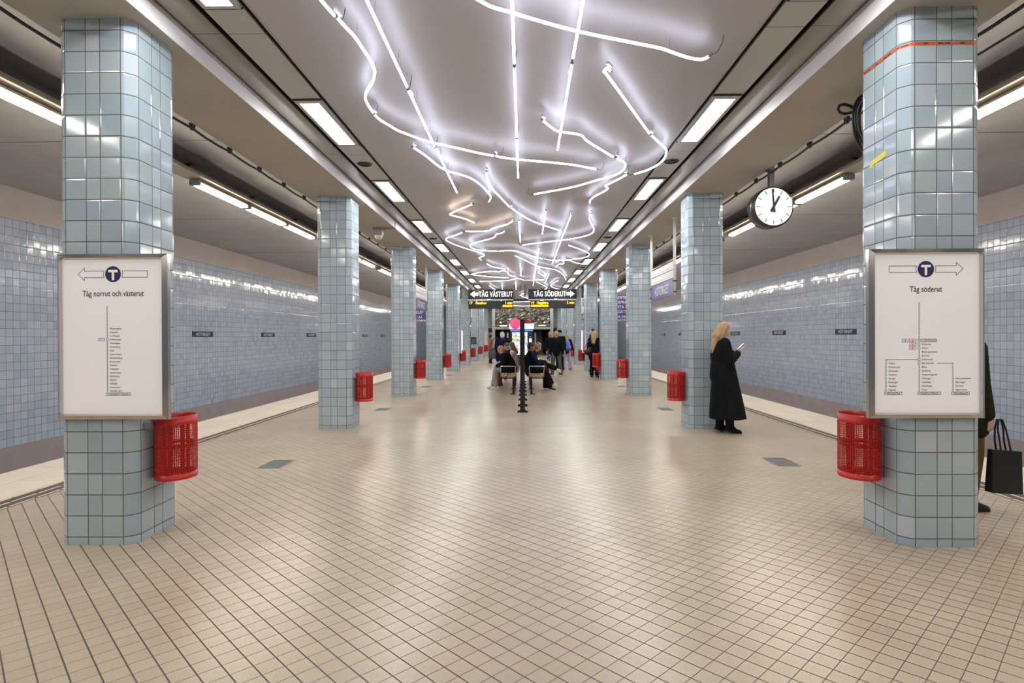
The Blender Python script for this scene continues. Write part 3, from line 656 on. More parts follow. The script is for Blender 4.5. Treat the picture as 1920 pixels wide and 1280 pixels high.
# ------------------------------------------------------------------ neon artwork below the hall ceiling
NEON = [
    ('start of the long wavy neon line at the top left', 3.78, [(-1.38, 3.2), (-1.34, 3.6), (-1.32, 3.77), (-1.31, 4.01), (-1.28, 4.21)]),
    ('S-shaped neon tube curving in and out at the upper left', 3.78, [(-1.27, 4.23), (-1.25, 4.36), (-1.22, 4.52), (-1.21, 4.72), (-1.20, 4.89), (-1.21, 5.06), (-1.24, 5.18), (-1.30, 5.33), (-1.39, 5.50), (-1.45, 5.66), (-1.47, 5.85), (-1.47, 6.03)]),
    ('long neon tube sweeping from the left joint to the centre line', 3.78, [(-1.47, 6.08), (-1.45, 6.23), (-1.39, 6.40), (-1.33, 6.56), (-1.25, 6.68), (-1.17, 6.80), (-1.08, 6.91), (-0.98, 7.01), (-0.88, 7.08), (-0.68, 7.24), (-0.47, 7.41), (-0.31, 7.51)]),
    ('gently sloping neon tube crossing the centre line to the right', 3.78, [(-0.28, 7.47), (-0.24, 7.56), (-0.02, 7.67), (0.21, 7.75), (0.51, 7.85), (0.79, 7.97), (1.08, 8.16)]),
    ('straight bluish neon tube left of centre, leaving the photo top', 3.74, [(-0.98, 2.2), (-0.98, 5.33)]),
    ('straight bluish neon tube left of centre, middle length', 3.735, [(-0.98, 5.38), (-0.98, 6.98)]),
    ('straight neon tube left of centre, last length ending in a cable', 3.74, [(-0.98, 7.05), (-0.97, 9.25)]),
    ('straight centre neon tube leaving the top of the photo', 3.74, [(0.0, 2.2), (0.0, 4.89)]),
    ('straight centre neon tube, second length', 3.735, [(0.0, 4.95), (0.0, 6.68)]),
    ('straight centre neon tube, third length crossing the sloping tube', 3.74, [(0.0, 6.76), (0.0, 8.41)]),
    ('straight neon tube right of centre leaving the photo top', 3.74, [(0.48, 2.6), (0.48, 4.81)]),
    ('straight neon tube right of centre, second length with pointed end', 3.735, [(0.48, 4.90), (0.49, 7.16)]),
    ('longest curved neon tube crossing the top centre to the right', 3.78, [(-0.45, 3.7), (-0.32, 3.92), (-0.23, 4.04), (-0.14, 4.13), (-0.01, 4.20), (0.14, 4.29), (0.48, 4.47), (0.87, 4.63), (1.17, 4.75), (1.33, 4.85), (1.47, 4.93), (1.57, 4.95), (1.61, 4.90)]),
    ('straight neon tube with hooked end at the upper right', 3.78, [(0.83, 5.14), (0.80, 5.10), (0.78, 5.16), (0.86, 5.32), (1.51, 6.74)]),
    ('hairpin-curved neon tube touching the right light band', 3.78, [(1.54, 6.79), (1.67, 7.02), (1.76, 7.17), (1.85, 7.35), (1.89, 7.55), (1.91, 7.75), (1.88, 8.01), (1.79, 8.24), (1.66, 8.42)]),
    ('kinked neon tube running down from the right hairpin', 3.8, [(1.57, 8.51), (1.46, 8.83), (1.36, 9.10), (1.35, 9.18), (1.40, 9.28), (1.40, 9.37), (1.35, 9.56), (1.26, 9.82), (1.22, 10.1), (1.23, 10.29)]),
    ('neon tube with a bent knee right of centre', 3.78, [(0.28, 6.30), (0.42, 6.58), (0.50, 6.66), (0.73, 6.77), (0.84, 7.00), (1.23, 7.61)]),
    ('neon tube turning back in a wide curve to the centre', 3.78, [(1.28, 7.65), (1.38, 7.79), (1.45, 7.96), (1.46, 8.23), (1.38, 8.49), (1.16, 8.74), (0.82, 9.14), (0.25, 9.56)]),
    ('neon tube curving right under the crossing on the left', 3.8, [(-1.28, 7.21), (-1.18, 7.55), (-1.08, 8.02), (-0.98, 8.27), (-0.81, 8.46), (-0.69, 8.66), (-0.58, 9.03), (-0.51, 9.43), (-0.47, 9.80), (-0.52, 10.14)]),
    ('curved neon tube starting upright left of the centre line', 3.78, [(-0.44, 8.23), (-0.45, 8.64), (-0.41, 9.18), (-0.30, 9.79), (-0.17, 10.49)]),
    ('neon tube continuing the upright curve towards the right', 3.785, [(-0.15, 10.55), (-0.01, 11.06), (0.23, 11.74), (0.51, 12.28), (0.89, 12.89)]),
    ('small warm white V-shaped neon tube on the left', 3.8, [(-0.82, 10.34), (-1.07, 10.71), (-1.27, 11.05), (-1.32, 11.16), (-1.30, 11.26), (-1.20, 11.41), (-1.06, 11.64), (-0.93, 12.01)]),
    ('wavy neon tube running left below the warm white V', 3.78, [(-0.13, 11.74), (-0.28, 12.13), (-0.56, 12.53), (-0.70, 12.83), (-1.04, 12.89), (-1.19, 12.83)]),
    ('large U-shaped neon tube reaching furthest left, with a curl at its end', 3.78, [(-1.27, 12.99), (-1.48, 13.36), (-1.70, 13.7), (-1.77, 14.0), (-1.74, 14.25), (-1.64, 14.70), (-1.42, 15.39), (-1.16, 16.04), (-1.06, 16.40), (-1.04, 16.74), (-1.20, 17.13), (-1.23, 17.33), (-1.19, 17.69)]),
    ('inner looping neon tube inside the large U on the left', 3.775, [(-0.33, 12.80), (-0.40, 13.06), (-0.54, 13.24), (-0.58, 13.54), (-0.72, 13.86), (-1.02, 14.28), (-1.20, 14.62), (-1.28, 14.90), (-1.25, 15.30), (-1.13, 15.62), (-0.83, 15.79), (-0.61, 15.86)]),
    ('neon tube joining the inner loop across the centre line', 3.78, [(-0.58, 15.87), (-0.28, 15.76), (-0.12, 15.93), (0.05, 16.27), (0.39, 17.06), (0.65, 17.49)]),
    ('neon tube sweeping to the right band and hooking back', 3.775, [(0.69, 17.51), (0.93, 17.79), (1.20, 17.81), (1.61, 17.56), (1.84, 17.25), (1.93, 16.95), (1.93, 16.7), (1.88, 16.35), (1.61, 15.68), (1.20, 14.87)]),
    ('short straight centre neon tube above the train signs', 3.74, [(-0.01, 11.53), (0.0, 14.11)]),
    ('short straight neon tube crossing the rightward curve', 3.735, [(0.48, 10.59), (0.49, 13.01)]),
    ('long straight neon tube at the right, over the station signs', 3.73, [(0.96, 10.91), (0.96, 13.22), (0.97, 18.33)]),
    ('long thin straight neon tube just right of centre, far part', 3.73, [(0.47, 15.00), (0.48, 17.94), (0.50, 25.95)]),
    ('S-curved neon tube ending in a long arm towards the centre', 3.785, [(1.36, 11.11), (1.36, 11.48), (1.41, 11.84), (1.53, 12.41), (1.60, 12.75), (1.62, 13.18), (1.53, 13.55), (1.36, 13.82), (1.17, 14.03), (0.77, 14.31), (0.35, 14.65), (0.06, 14.88)]),
    ('short neon tube pointing at the right light band', 3.79, [(1.36, 17.92), (1.47, 17.95), (1.71, 18.55), (1.92, 18.84)]),
    ('stepped short neon tube near the right band', 3.79, [(1.32, 17.93), (1.30, 18.27), (1.36, 18.73), (1.21, 18.94), (1.15, 19.66)]),
    ('long diagonal neon tube ending in a bend by the right band', 3.78, [(-0.18, 16.74), (0.13, 17.83), (0.58, 19.40), (1.16, 20.38), (1.53, 21.83), (1.81, 24.01)]),
    ('short straight centre neon tube, farthest before the signs', 3.74, [(-0.02, 18.00), (-0.02, 22.08)]),
    ('short slightly curved neon tube left of the far centre', 3.78, [(-1.09, 18.52), (-0.96, 19.32), (-0.72, 19.87), (-0.54, 20.10)]),
    ('flat V-shaped neon tube opening to the right, far left', 3.78, [(-0.54, 20.20), (-0.81, 20.91), (-0.98, 20.67), (-1.54, 21.16), (-1.81, 21.64), (-1.81, 21.87), (-1.14, 22.65), (-0.52, 23.14)]),
    ('small stepped neon tube beside the flat V', 3.785, [(-0.66, 20.68), (-0.49, 21.04), (-0.47, 21.94), (-0.25, 22.70)]),
    ('almost level neon tube just above the train signs', 3.78, [(-1.74, 24.52), (-0.53, 24.14), (-0.17, 23.16), (0.10, 24.05), (0.93, 23.96)]),
    ('short straight neon tube above the arrow of the right sign', 3.735, [(0.99, 21.11), (0.99, 25.14)]),
    ('small zigzag neon tube beside the right straight tube', 3.785, [(0.66, 20.67), (0.60, 21.20), (0.88, 22.60), (0.95, 23.54)]),
    ('short curve of neon above the left train sign', 3.78, [(-1.47, 26.45), (-1.39, 28.06), (-1.19, 29.34)]),
    ('angular neon tube above the right train sign', 3.78, [(0.60, 24.77), (1.19, 27.71), (1.08, 28.86)]),
    ('V-shaped neon tube above the right end of the right sign', 3.785, [(1.52, 24.27), (1.30, 26.62), (1.60, 28.29), (1.98, 29.08)]),
    ('straight neon tube beside the central sign pole', 3.74, [(-0.24, 24.25), (-0.28, 28.29)]),
    ('short straight neon tube above the word västerut', 3.74, [(-0.87, 25.43), (-0.94, 28.73)]),
    ('wavy centre neon tube seen between the two displays', 3.78, [(0.18, 31.0), (-0.12, 33.0), (0.35, 35.4), (-0.05, 37.2)]),
    ('shallow neon curve below the displays, farther half', 3.78, [(-1.01, 41.8), (-0.5, 44.0), (0.58, 44.2), (1.40, 41.98)]),
    ('shallow neon curve below the displays, nearer half', 3.785, [(-1.4, 37.8), (-0.79, 39.0), (0.88, 38.6), (1.50, 36.98)]),
]
def catmull(pts, z, step=4):
    if len(pts) < 3: return [Vector((x, y, z)) for x, y in pts]
    P = [Vector((x, y, z)) for x, y in pts]; P = [P[0] * 2 - P[1]] + P + [P[-1] * 2 - P[-2]]; out = []
    for i in range(1, len(P) - 2):
        a, b_, c, d = P[i - 1], P[i], P[i + 1], P[i + 2]
        for k in range(step):
            t = k / step; out.append(0.5 * ((2 * b_) + (c - a) * t + (2 * a - 5 * b_ + 4 * c - d) * t * t + (3 * b_ - a - 3 * c + d) * t ** 3))
    out.append(P[-2]); return out
def neon(lab, z, pts, m, group):
    path = catmull(pts, z, 4 if pts[0][1] < 20 else 2); far = min(p[1] for p in pts) > 12
    mid = sum((p for p in path), Vector()) / len(path)
    mb = MB(); mb.tube([p for p in path], 0.0115, 6 if far else 10); o = mb.obj('neon_tube', m); tag(o, lab, 'neon tube', group)
    a, e = path[0], path[-1]
    for p, q_ in ((a, path[1]), (e, path[-2])):
        d = (p - q_).normalized()
        mb = MB(); mb.tube([p, p + d * 0.02 + Vector((0, 0, .004))], 0.013, 8); mb.cyl(p + d * .02, p + d * 0.035 + Vector((0, 0, 0.01)), 0.007, 6); mb.obj('electrode_cap', M_GREYPL, o)
    if not far:
        L = sum((path[i + 1] - path[i]).length for i in range(len(path) - 1)); n = max(2, int(L / 0.9) + 1); acc = 0; k = 0
        for i in range(len(path) - 1):
            seg = (path[i + 1] - path[i]).length
            while k < n and acc + seg >= (k + .5) * L / n:
                p = path[i].lerp(path[i + 1], ((k + .5) * L / n - acc) / max(seg, 1e-6))
                mb = MB(); mb.cyl(p, (p.x + 0.01, p.y + 0.01, ZC), 0.0012, 4); mb.obj('hanging_wire', M_DSTEEL, o); k += 1
            acc += seg
        d = (e - path[-2]).normalized(); s0 = e + d * .035
        mb = MB(); mb.tube([s0, s0 + d * .05 + Vector((0, 0, .0)), s0 + d * .10 + Vector((0, 0, .05)), s0 + d * .09 + Vector((.02, 0, ZC - z))], 0.0028, 5); mb.obj('feed_cable', M_RUB, o)
        if len(pts) > 3 or L > 1.5:
            p = a.lerp(path[1], .1); d = (path[1] - a).normalized(); n_ = d.cross(Vector((0, 0, 1)))
            M = Matrix((d, n_, Vector((0, 0, 1)))).transposed().to_4x4(); M.translation = p + Vector((0, 0, 0.045))
            mb = MB(); mb.bbox(-0.03, -0.014, -0.012, 0.06, 0.014, 0.012, 0.004, M); mb.obj('electrode_housing', M_WHITE, o)
    else:
        mb = MB(); i = len(path) // 2
        for p in (path[0].lerp(path[1], .3), path[-1].lerp(path[-2], .3)):
            mb = MB(); mb.cyl(p, (p.x, p.y, ZC), 0.0015, 4); mb.obj('hanging_wire', M_DSTEEL, o)
    return o
for (lab, z, pts) in NEON: neon(lab, z, pts, M_NEONW if 'warm' in lab else M_NEON, 'white neon tubes under the hall ceiling')

# ------------------------------------------------------------------ lamps along the tracks
def trunk(sgn, side):
    root = empty('lamp_rail', (sgn * 5.13, 0, 4.0), 0, f'long cream steel rail carrying the tube lights above the {side} track', 'lamp rail', 'lamp rails above the tracks')
    mb = MB(); mb.box(-.10, YB, 0, .10, YE + 11, 0.085); mb.box(-.165, YB, -0.006, .165, YE + 11, 0.02); mb.obj('rail', mat('rail cream ' + side, (0.60, 0.54, 0.43), 0.45), root)
    y = 9.05 - 2.15 * 8
    while y < 57:
        mb = MB(); mb.box(-.02, y - .025, .06, .02, y + .025, ZT - 4.0); mb.tube([(0, y, .06), (0, y, .10)], 0, 10, [.03, .05]); mb.box(-.06, y - .03, ZT - 4.012, .06, y + .03, ZT - 4.0); mb.obj('hanger', M_RUB, root); y += 2.15
trunk(-1, 'left'); trunk(1, 'right')
def make_tl():
    root = empty('tube_light'); mb = MB()
    prof = [(-.06, .06), (-.082, .02), (.082, .02), (.06, .06)]
    mb.loft([[Vector((x, y, z)) for x, z in prof] for y in (0, 1.70)], smooth=False); mb.obj('lamp_body', M_WHITE, root)
    mb = MB(); n = 9
    rings = []
    for y, k in ((.05, .6), (.07, .9), (.10, 1), (1.60, 1), (1.63, .9), (1.65, .6)):
        rings.append([Vector((.076 * k * math.cos(PI + PI * i / (n - 1)), y, .02 + .058 * k * math.sin(PI + PI * i / (n - 1)))) for i in range(n)])
    mb.loft(rings); mb.obj('diffuser', M_TRACK, root)
    for y0, y1 in ((-.01, .05), (1.65, 1.71)):
        mb = MB(); mb.bbox(-.083, y0, -.03, .083, y1, .06, .008); mb.obj('end_cap', M_GREYPL, root)
    return root
tl0 = make_tl(); first = True; cnt = {-1: 0, 1: 0}
for gidx in range(-3, 9):
    for j in range(3):
        y = 9.22 + 5.92 * gidx + 1.75 * j
        if y < YB or y > YE + 9.5: continue
        for sgn, side in ((-1, 'left'), (1, 'right')):
            loc = (sgn * 5.13, y, 3.915)
            if y < 2.5: lab, grp = f'tube light over the {side} track, behind the viewpoint', 'tube lights behind the viewpoint ' + side
            else:
                cnt[sgn] += 1; lab, grp = f'warm white tube light over the {side} track, number {cnt[sgn]} counted from the viewer', 'tube lights above the tracks'
            if first: r = tl0; r.location = loc; first = False; tag(r, lab, 'tube light', grp)
            else: r = dup(tl0, loc, 0, lab, grp)

# ------------------------------------------------------------------ black cables clipped to the beams
for sgn, side in ((-1, 'left'), (1, 'right')):
    root = empty('cable_run', (sgn * 3.45, 0, 3.70), 0, f'black cable clipped along the outer edge of the {side} beam', 'cable', 'black cables along the beams')
    ys = [Y1 - 6 * 0.82 * 1 + 0.8 * k + 2.2 for k in range(-3, 56)]
    path = []
    for a, c in zip(ys, ys[1:]):
        path += [(0, a, 0), (0, a + .27, -.012), (0, a + .53, -.012)]
    path = [(x, y, z) for x, y, z in path if y < YE]
    mb = MB(); mb.tube(path, 0.014, 6); mb.obj('cable', M_RUB, root)
    if sgn > 0:
        mb = MB(); mb.tube([(.28, YB, -.0), (.28, 3, .0), (.22, 5.2, -.01), (.20, 6, 0.02)], 0.010, 6); mb.obj('second_cable', M_RUB, root)
    for y in ys:
        if y < YE and y > 2:
            mb = MB(); mb.prism([(-.045, .045), (.045, .045), (.018, -.018), (-.018, -.018)], .03, lambda a_, b_, d, y=y: (-.015 + d, y + a_, b_)); mb.obj('clip', M_RUB, root)
# coil of cable behind the first right column
root = empty('cable_coil', (3.31, 5.6, 3.45), 0, 'thick coil of black cable hanging beside the nearest right column', 'cable coil')
for k, (rx, rz, dx, dy) in enumerate([(.24, .27, 0, 0), (.22, .25, .03, .03), (.26, .24, .05, -.03), (.20, .26, .08, .05), (.23, .27, .10, 0), (.21, .24, .12, .07)]):
    mb = MB(); n = 36; mb.tube([(dx * .5 + rx * .9 * math.cos(2 * PI * i / n), dy + .15 * math.cos(2 * PI * i / n), rz * math.sin(2 * PI * i / n)) for i in range(n + 1)], .013, 7); mb.obj('cable_loop', M_RUB, root)
mb = MB(); mb.tube([(-.12, -.05, .10), (-.18, -.05, .155), (-.24, -.05, .175), (-.285, -.05, .165), (-.30, -.05, .13), (-.285, -.05, .10), (-.24, -.05, .085), (-.18, -.05, .095), (-.12, -.05, .12), (-.05, 0, .18), (.0, 0, .22), (.05, 0, .24)], .014, 7); mb.obj('loose_loop', M_RUB, root)

# ------------------------------------------------------------------ clock
root = empty('platform_clock', (3.455, 8.10, 3.215), 0, 'round white station clock hanging from the right beam, showing one', 'clock')
R_ = 0.265
mb = MB(); mb.tube([(0, -.075, 0), (0, -.07, 0), (0, .14, 0), (0, .145, 0)], 0, 48, [R_, R_ + .008, R_ + .008, R_]); mb.tube([(0, -.004, 0), (0, .004, 0)], R_ + .012, 48); mb.obj('clock_case', mat('clock case', (.09, .08, .09), .25, .7), root)
mb = MB(); n = 48
mb.add([(R_ * .955 * math.cos(2 * PI * k / n), -.0765, R_ * .955 * math.sin(2 * PI * k / n)) for k in range(n)], [tuple(range(n))])
face = mb.obj('clock_face', mat('lit clock face', (.8, .85, .8), .15, emis=(.95, 1.0, .90), estr=.42), root)
mb = MB()
for k in range(12):
    a = PI / 6 * k; M = Matrix.Rotation(a, 4, 'Y'); mb.box(-.0055, -.0785, R_ * .70, .0055, -.0775, R_ * .91, M)
mb.obj('hour_marks', M_INK, face)
mb = MB(); mb.prism([(-.016, -.08), (.016, -.08), (.009, .235), (-.009, .235)], .002, lambda a_, b_, d: Matrix.Rotation(math.radians(-5), 3, 'Y') @ Vector((a_, -.084 - d, b_))); mb.obj('minute_hand', M_INK, root)
mb = MB(); mb.prism([(-.020, -.08), (.020, -.08), (.014, .160), (-.014, .160)], .002, lambda a_, b_, d: Matrix.Rotation(math.radians(29), 3, 'Y') @ Vector((a_, -.080 - d, b_))); mb.obj('hour_hand', M_INK, root)
mb = MB(); mb.bbox(-.036, -.03, R_ - .01, .036, .03, ZT - 3.215, .004); mb.box(-.06, -.05, .50, .06, .05, .52); mb.cyl((0, 0, -R_ - .025), (0, 0, -R_ + .01), .01, 8); mb.obj('hanger', M_DSTEEL, root)
root.rotation_euler = (0, 0, math.radians(2))

# ------------------------------------------------------------------ ceiling camera on the left beam
root = empty('security_camera', (-2.93, 12.17, ZB), 0, 'grey box camera under the left beam with a short cable pipe', 'camera')
mb = MB(); mb.bbox(-.11, -.09, -.05, .11, .09, 0, .006); mb.obj('mount_plate', M_GREYPL, root)
mb = MB(); mb.bbox(-.10, -.08, -.155, .09, .08, -.05, .008); mb.obj('camera_housing', mat('camera grey', (.34, .32, .31), .5), root)
mb = MB(); mb.tube([(0, 0, -.155), (0, 0, -.20), (0, 0, -.235)], 0, 16, [.085, .075, .05]); mb.obj('dome', M_WHITE, root)
mb = MB(); mb.tube([(.11, 0, -.02), (.31, 0, -.02), (.335, 0, -.0), (.34, 0, .12)], .010, 6); mb.tube([(.11, .03, -.02), (.31, .03, -.02), (.335, .03, -.0), (.34, .03, .12)], .008, 6); mb.obj('cable_pipe', M_GREYPL, root)

# ------------------------------------------------------------------ floor hatches
first = None
for i in range(-1, 8):
    for sgn, side in ((-1, 'left'), (1, 'right')):
        y = {0: 6.78 if sgn < 0 else 6.9, 1: 11.92}.get(i, 6.78 + SP * i); x = {(-1): -2.81, 1: 3.06 if i == 0 else 2.92}[sgn]
        if i < 0: continue
        if first is None:
            mb = MB(); mb.box(-.125, -.215, 0.0003, .125, .215, 0.0025); first = o = mb.obj('floor_hatch', M_HATCH)
            m2 = MB(); [m2.box(a_, b_, .0025, c_, d_, .0045) for a_, b_, c_, d_ in ((-.135, -.225, .135, -.212), (-.135, .212, .135, .225), (-.135, -.225, -.122, .225), (.122, -.225, .135, .225))]; m2.obj('hatch_rim', M_STEEL, o)
            o.location = (x, y, 0)
        else: o = dup(first, (x, y, 0), 0)
        tag(o, f'grey rectangular floor hatch, {names[i]} from the viewer along the {side} columns', 'floor hatch', 'grey floor hatches between the columns')

# ------------------------------------------------------------------ station name plates on the track walls
first = None; k = 0
for i in range(7):
    for sgn, side in ((-1, 'left'), (1, 'right')):
        y = 16.56 + 4.28 * i
        if first is None:
            mb = MB(); mb.bbox(-.535, -.008, -.075, .535, .008, .075, .003); first = o = mb.obj('name_plate', M_SIGNNAVY)
            m2 = MB(); text(m2, 'HÖTORGET', (0, -.0095, -.042), (1, 0, 0), .085, .95, .01, 'CENTER', 1.25); m2.obj('lettering', M_SIGNTXT, o)
        else: o = dup(first)
        o.location = (sgn * (XW - .008), y, 1.575); o.rotation_euler = (0, 0, PI / 2 if sgn < 0 else -PI / 2)
        tag(o, f'small navy HÖTORGET plate on the {side} track wall, {names[i]} counted from the viewer', 'name plate', 'navy station name plates on the walls')

# ------------------------------------------------------------------ hanging station signs between columns
def hsign(x, y0, y1, lab, faces):
    root = empty('station_sign', (x, (y0 + y1) / 2, 0), 0, lab, 'station sign', 'hanging station signs'); h = (y1 - y0) / 2
    mb = MB(); mb.box(-.02, -h, 2.265, .02, h, 2.58); nb = mb.obj('name_board', M_SIGNBLUE, root)
    for s_ in (-1, 1):
        m2 = MB(); text(m2, 'HÖTORGET', (s_ * .021, 0, 2.335), (0, s_, 0), .18, .80, .008, 'CENTER', 1.15); m2.obj('lettering', M_SIGNTXT, nb)
    for z0, t in ((2.595, 'VÄLLINGBY  ÅKESHOV  ALVIK'), (2.765, 'HÄSSELBY STRAND')):
        mb = MB(); mb.box(-.018, -h, z0, .018, h, z0 + .15); bd = mb.obj('white_board', M_WHITE, root)
        for s_ in (-1, 1):
            m2 = MB(); text(m2, 'TÅG NORRUT  TÅG SÖDERUT' if z0 < 2.7 else 'HÖTORGET TUNNELBANA', (s_ * .019, 0, z0 + .045), (0, s_, 0), .055, .9, 0, 'CENTER', 1.15) if False else m2.box(s_ * .0185 - .0003, -h * .8, z0 + .03, s_ * .0185 + .0003, h * .8, z0 + .034)
            m2.obj('board_line', M_NAVY, bd)
    for yy in (-h - .04, h + .04):
        mb = MB(); mb.cyl((0, yy, 2.25), (0, yy, ZB), .028, 10); mb.cyl((0, yy, ZB - .012), (0, yy, ZB), .07, 12); mb.obj('pole', M_WHITE, root)
        for z in (2.32, 2.53):
            mb = MB(); mb.box(-.035, yy - .035, z - .012, .035, yy + .05 if yy < 0 else yy + .035, z + .012); mb.obj('clamp', M_NAVY, root)
hsign(2.97, 11.38, 13.32, 'purple HÖTORGET sign hung on white poles beyond the leaning woman', 0)
hsign(-2.97, 16.35, 18.35, 'purple HÖTORGET sign seen past the third left column', 0)
hsign(2.97, 27.3, 29.2, 'far HÖTORGET sign sliver between distant right columns', 0)
hsign(-2.97, 32.4, 34.3, 'far HÖTORGET sign sliver between distant left columns', 0)
def dboard(x, y, lines, lab, z1, wd=1.34):
    root = empty('destination_board', (x, y, 0), 0, lab, 'destination board')
    z0 = 2.14; mb = MB(); mb.bbox(-wd / 2, -.03, z0, wd / 2, .03, z1, .006); bd = mb.obj('board', M_SIGNBLUE, root)
    mb = MB(); z = z1 - .17
    for i, (t, hh) in enumerate(lines):
        text(mb, t, (-wd / 2 + .05, -.032, z), (1, 0, 0), hh, .72, .012, 'LEFT', 1.25); z -= .19 if i < len(lines) - 2 and hh > .1 else .135
    mb.obj('lettering', M_SIGNTXT, bd)
    for s_ in (-.5, .5):
        mb = MB(); mb.cyl((s_ * wd * .8, 0, z1), (s_ * wd * .8, 0, ZT), .015, 8); mb.obj('hanger', M_DSTEEL, root)
dboard(4.28, 24.0, [('T-CENTRALEN', .115), ('SKARPNÄCK', .115), ('FARSTA STRAND', .115), ('HAGSÄTRA', .115), ('    TÅG UNDER', .085), ('   T PLATTFORM', .085)], 'dark blue destination board with white lettering by the right track', 3.16)
dboard(-4.02, 24.0, [('HÄSSELBY', .115), ('UNDER LÅG', .085), ('PLATTFORMEN', .085)], 'dark blue destination board by the left track, below the purple sign', 2.60)

# ------------------------------------------------------------------ overhead train signs and displays
def osign(x0, x1, txt, arrow, lab):
    root = empty('direction_sign', ((x0 + x1) / 2, 27.3, 3.45), 0, lab, 'direction sign', 'illuminated direction signs'); h = (x1 - x0) / 2
    mb = MB(); mb.bbox(-h, 0, -.22, h, .25, .22, .012); hs = mb.obj('sign_box', M_BOXBLK, root)
    mb = MB(); mb.box(-h, .02, -.34, h, .22, -.25) if False else mb.box(-h * (1.0), .03, -.29, h, .2, -.235); mb.obj('light_gutter', M_STEEL, root)
    mb = MB(); s_ = -1 if arrow == 'L' else 1
    ox = (-h + .30) if arrow == 'L' else (h - .30)
    pts = [(.20, 0), (0, .15), (0, .065), (-.18, .065), (-.18, -.065), (0, -.065), (0, -.15)]
    mb.prism([(ox + s_ * a_, b_) for a_, b_ in pts], .004, lambda a_, b_, d: (a_, -.002 - d, b_))
    if arrow == 'L': text(mb, txt, (-h + .50, -.006, -.11), (1, 0, 0), .23, .62, .006, 'LEFT', 1.12)
    else: text(mb, txt, (h - .50, -.006, -.11), (1, 0, 0), .23, .62, .006, 'RIGHT', 1.12)
    mb.obj('lettering', M_LIT, hs)
    for xx in (-h + .03, -h + .65, h - .06):
        mb = MB(); mb.cyl((xx, .12, .22), (xx, .12, ZC - 3.45), .018, 8); mb.obj('pole', M_STEEL, root)
osign(-2.50, -0.40, 'TÅG VÄSTERUT', 'L', 'black hanging sign reading TÅG VÄSTERUT with a left arrow')
osign(0.30, 2.54, 'TÅG SÖDERUT', 'R', 'black hanging sign reading TÅG SÖDERUT with a right arrow')
def display(x0, x1, parts, lab):
    root = empty('train_display', ((x0 + x1) / 2, 27.34, 2.962), 0, lab, 'train display', 'amber departure displays'); h = (x1 - x0) / 2
    mb = MB(); mb.bbox(-h, 0, -.178, h, .2, .178, .01); hs = mb.obj('display_case', M_BOXBLK, root)
    for (kind, a, txt) in parts:
        mb = MB()
        if kind == 't': text(mb, txt, (a, -.003, .03), (1, 0, 0), .115, .92, .025, 'LEFT', 1.0); mb.obj('amber_text', M_AMBER, hs)
        else: mb.prism([(a, -.115), (txt, -.115), (txt + .03, -.09), (txt, -.01), (a, -.01)], .003, lambda p, q_, d: (p, -.001 - d, q_)); mb.obj('amber_bar', M_AMBER2, hs)
    for xx in (-h + .3, h - .3):
        mb = MB(); mb.cyl((xx, .1, .178), (xx, .1, .235), .02, 8); mb.obj('mount', M_STEEL, root)
display(-2.49, -.41, [('t', -1.0, '17'), ('t', -.72, 'Åkeshov'), ('t', .66, '1 min'), ('b', .55, .99)], 'amber departure display for line 17 under the västerut sign')
display(.385, 2.455, [('t', -1.0, '19'), ('t', -.73, 'Hagsätra'), ('t', .66, '2 min'), ('b', -1.0, -.20)], 'amber departure display for line 19 under the söderut sign')
root = empty('sign_beam', (0, 27.45, 3.17), 0, 'dark beam with poles between the two overhead train signs', 'sign beam')
mb = MB(); mb.box(-.72, -.06, -.05, .66, .06, .07); mb.obj('beam', M_BOXBLK, root)
for x in (-.36, -.05, .14):
    mb = MB(); mb.cyl((x, 0, 0), (x, 0, ZC - 3.17), .014, 8); mb.obj('pole', M_DSTEEL, root)
mb = MB(); mb.bbox(.11, -.05, .16, .17, .05, .50, .01); mb.obj('junction_box', M_DSTEEL, root)
for sgn, side in ((-1, 'left'), (1, 'right')):
    root = empty('loudspeaker', (sgn * 2.83, 26.9, ZB), 0, f'dark loudspeaker cabinet under the {side} beam beside the train signs', 'loudspeaker', 'loudspeakers under the beams')
    mb = MB(); mb.bbox(-.10, -.10, -.50, .06, .12, -.02, .01); mb.obj('cabinet', mat('cabinet ' + side, (.06, .055, .055), .5), root)
    mb = MB(); mb.bbox(.07 if sgn < 0 else -.2, -.08, -.48, .2 if sgn < 0 else -.11, .08, -.05, .01); mb.obj('equipment_box', M_GREYPL, root)
    mb = MB(); mb.ell((-.04 if sgn < 0 else .1, -.05, -.52), (.05, .05, .05)); mb.obj('camera_dome', M_RUB, root)

# ------------------------------------------------------------------ things on far columns
def cboard(sgn, i, z0, z1, wd, m, name, lab, cat, face='front'):
    yy = Y1 + SP * i; mb = MB()
    mb.bbox(-wd / 2, -.03, z0, wd / 2, 0, z1, .006); o = mb.obj(name, m, loc=(sgn * XC, yy - .001, 0)); tag(o, lab, cat)
    return o
o = cboard(-1, 6, 1.03, 1.46, .35, mat('dark notice', (.015, .02, .05), .3), 'notice_board', 'small black notice board on a far left column above a red bin', 'notice board')
mb = MB()
for k in range(5): mb.box(-.12, -.032, 1.10 + k * .06, .12, -.0305, 1.115 + k * .06)
mb.obj('notice_print', M_GREYPL, o)
o = cboard(-1, 8, .70, 1.95, .40, mat('faded pink sheet', (.62, .55, .54), .6), 'wall_poster', 'faded pinkish sheet on the last left column', 'poster')
mb = MB(); mb.box(-.2, -.034, 1.88, .2, -.0305, 1.92); mb.box(-.2, -.034, .78, .2, -.0305, .81); mb.obj('sheet_line', mat('sheet line', (.45, .33, .33), .6), o)
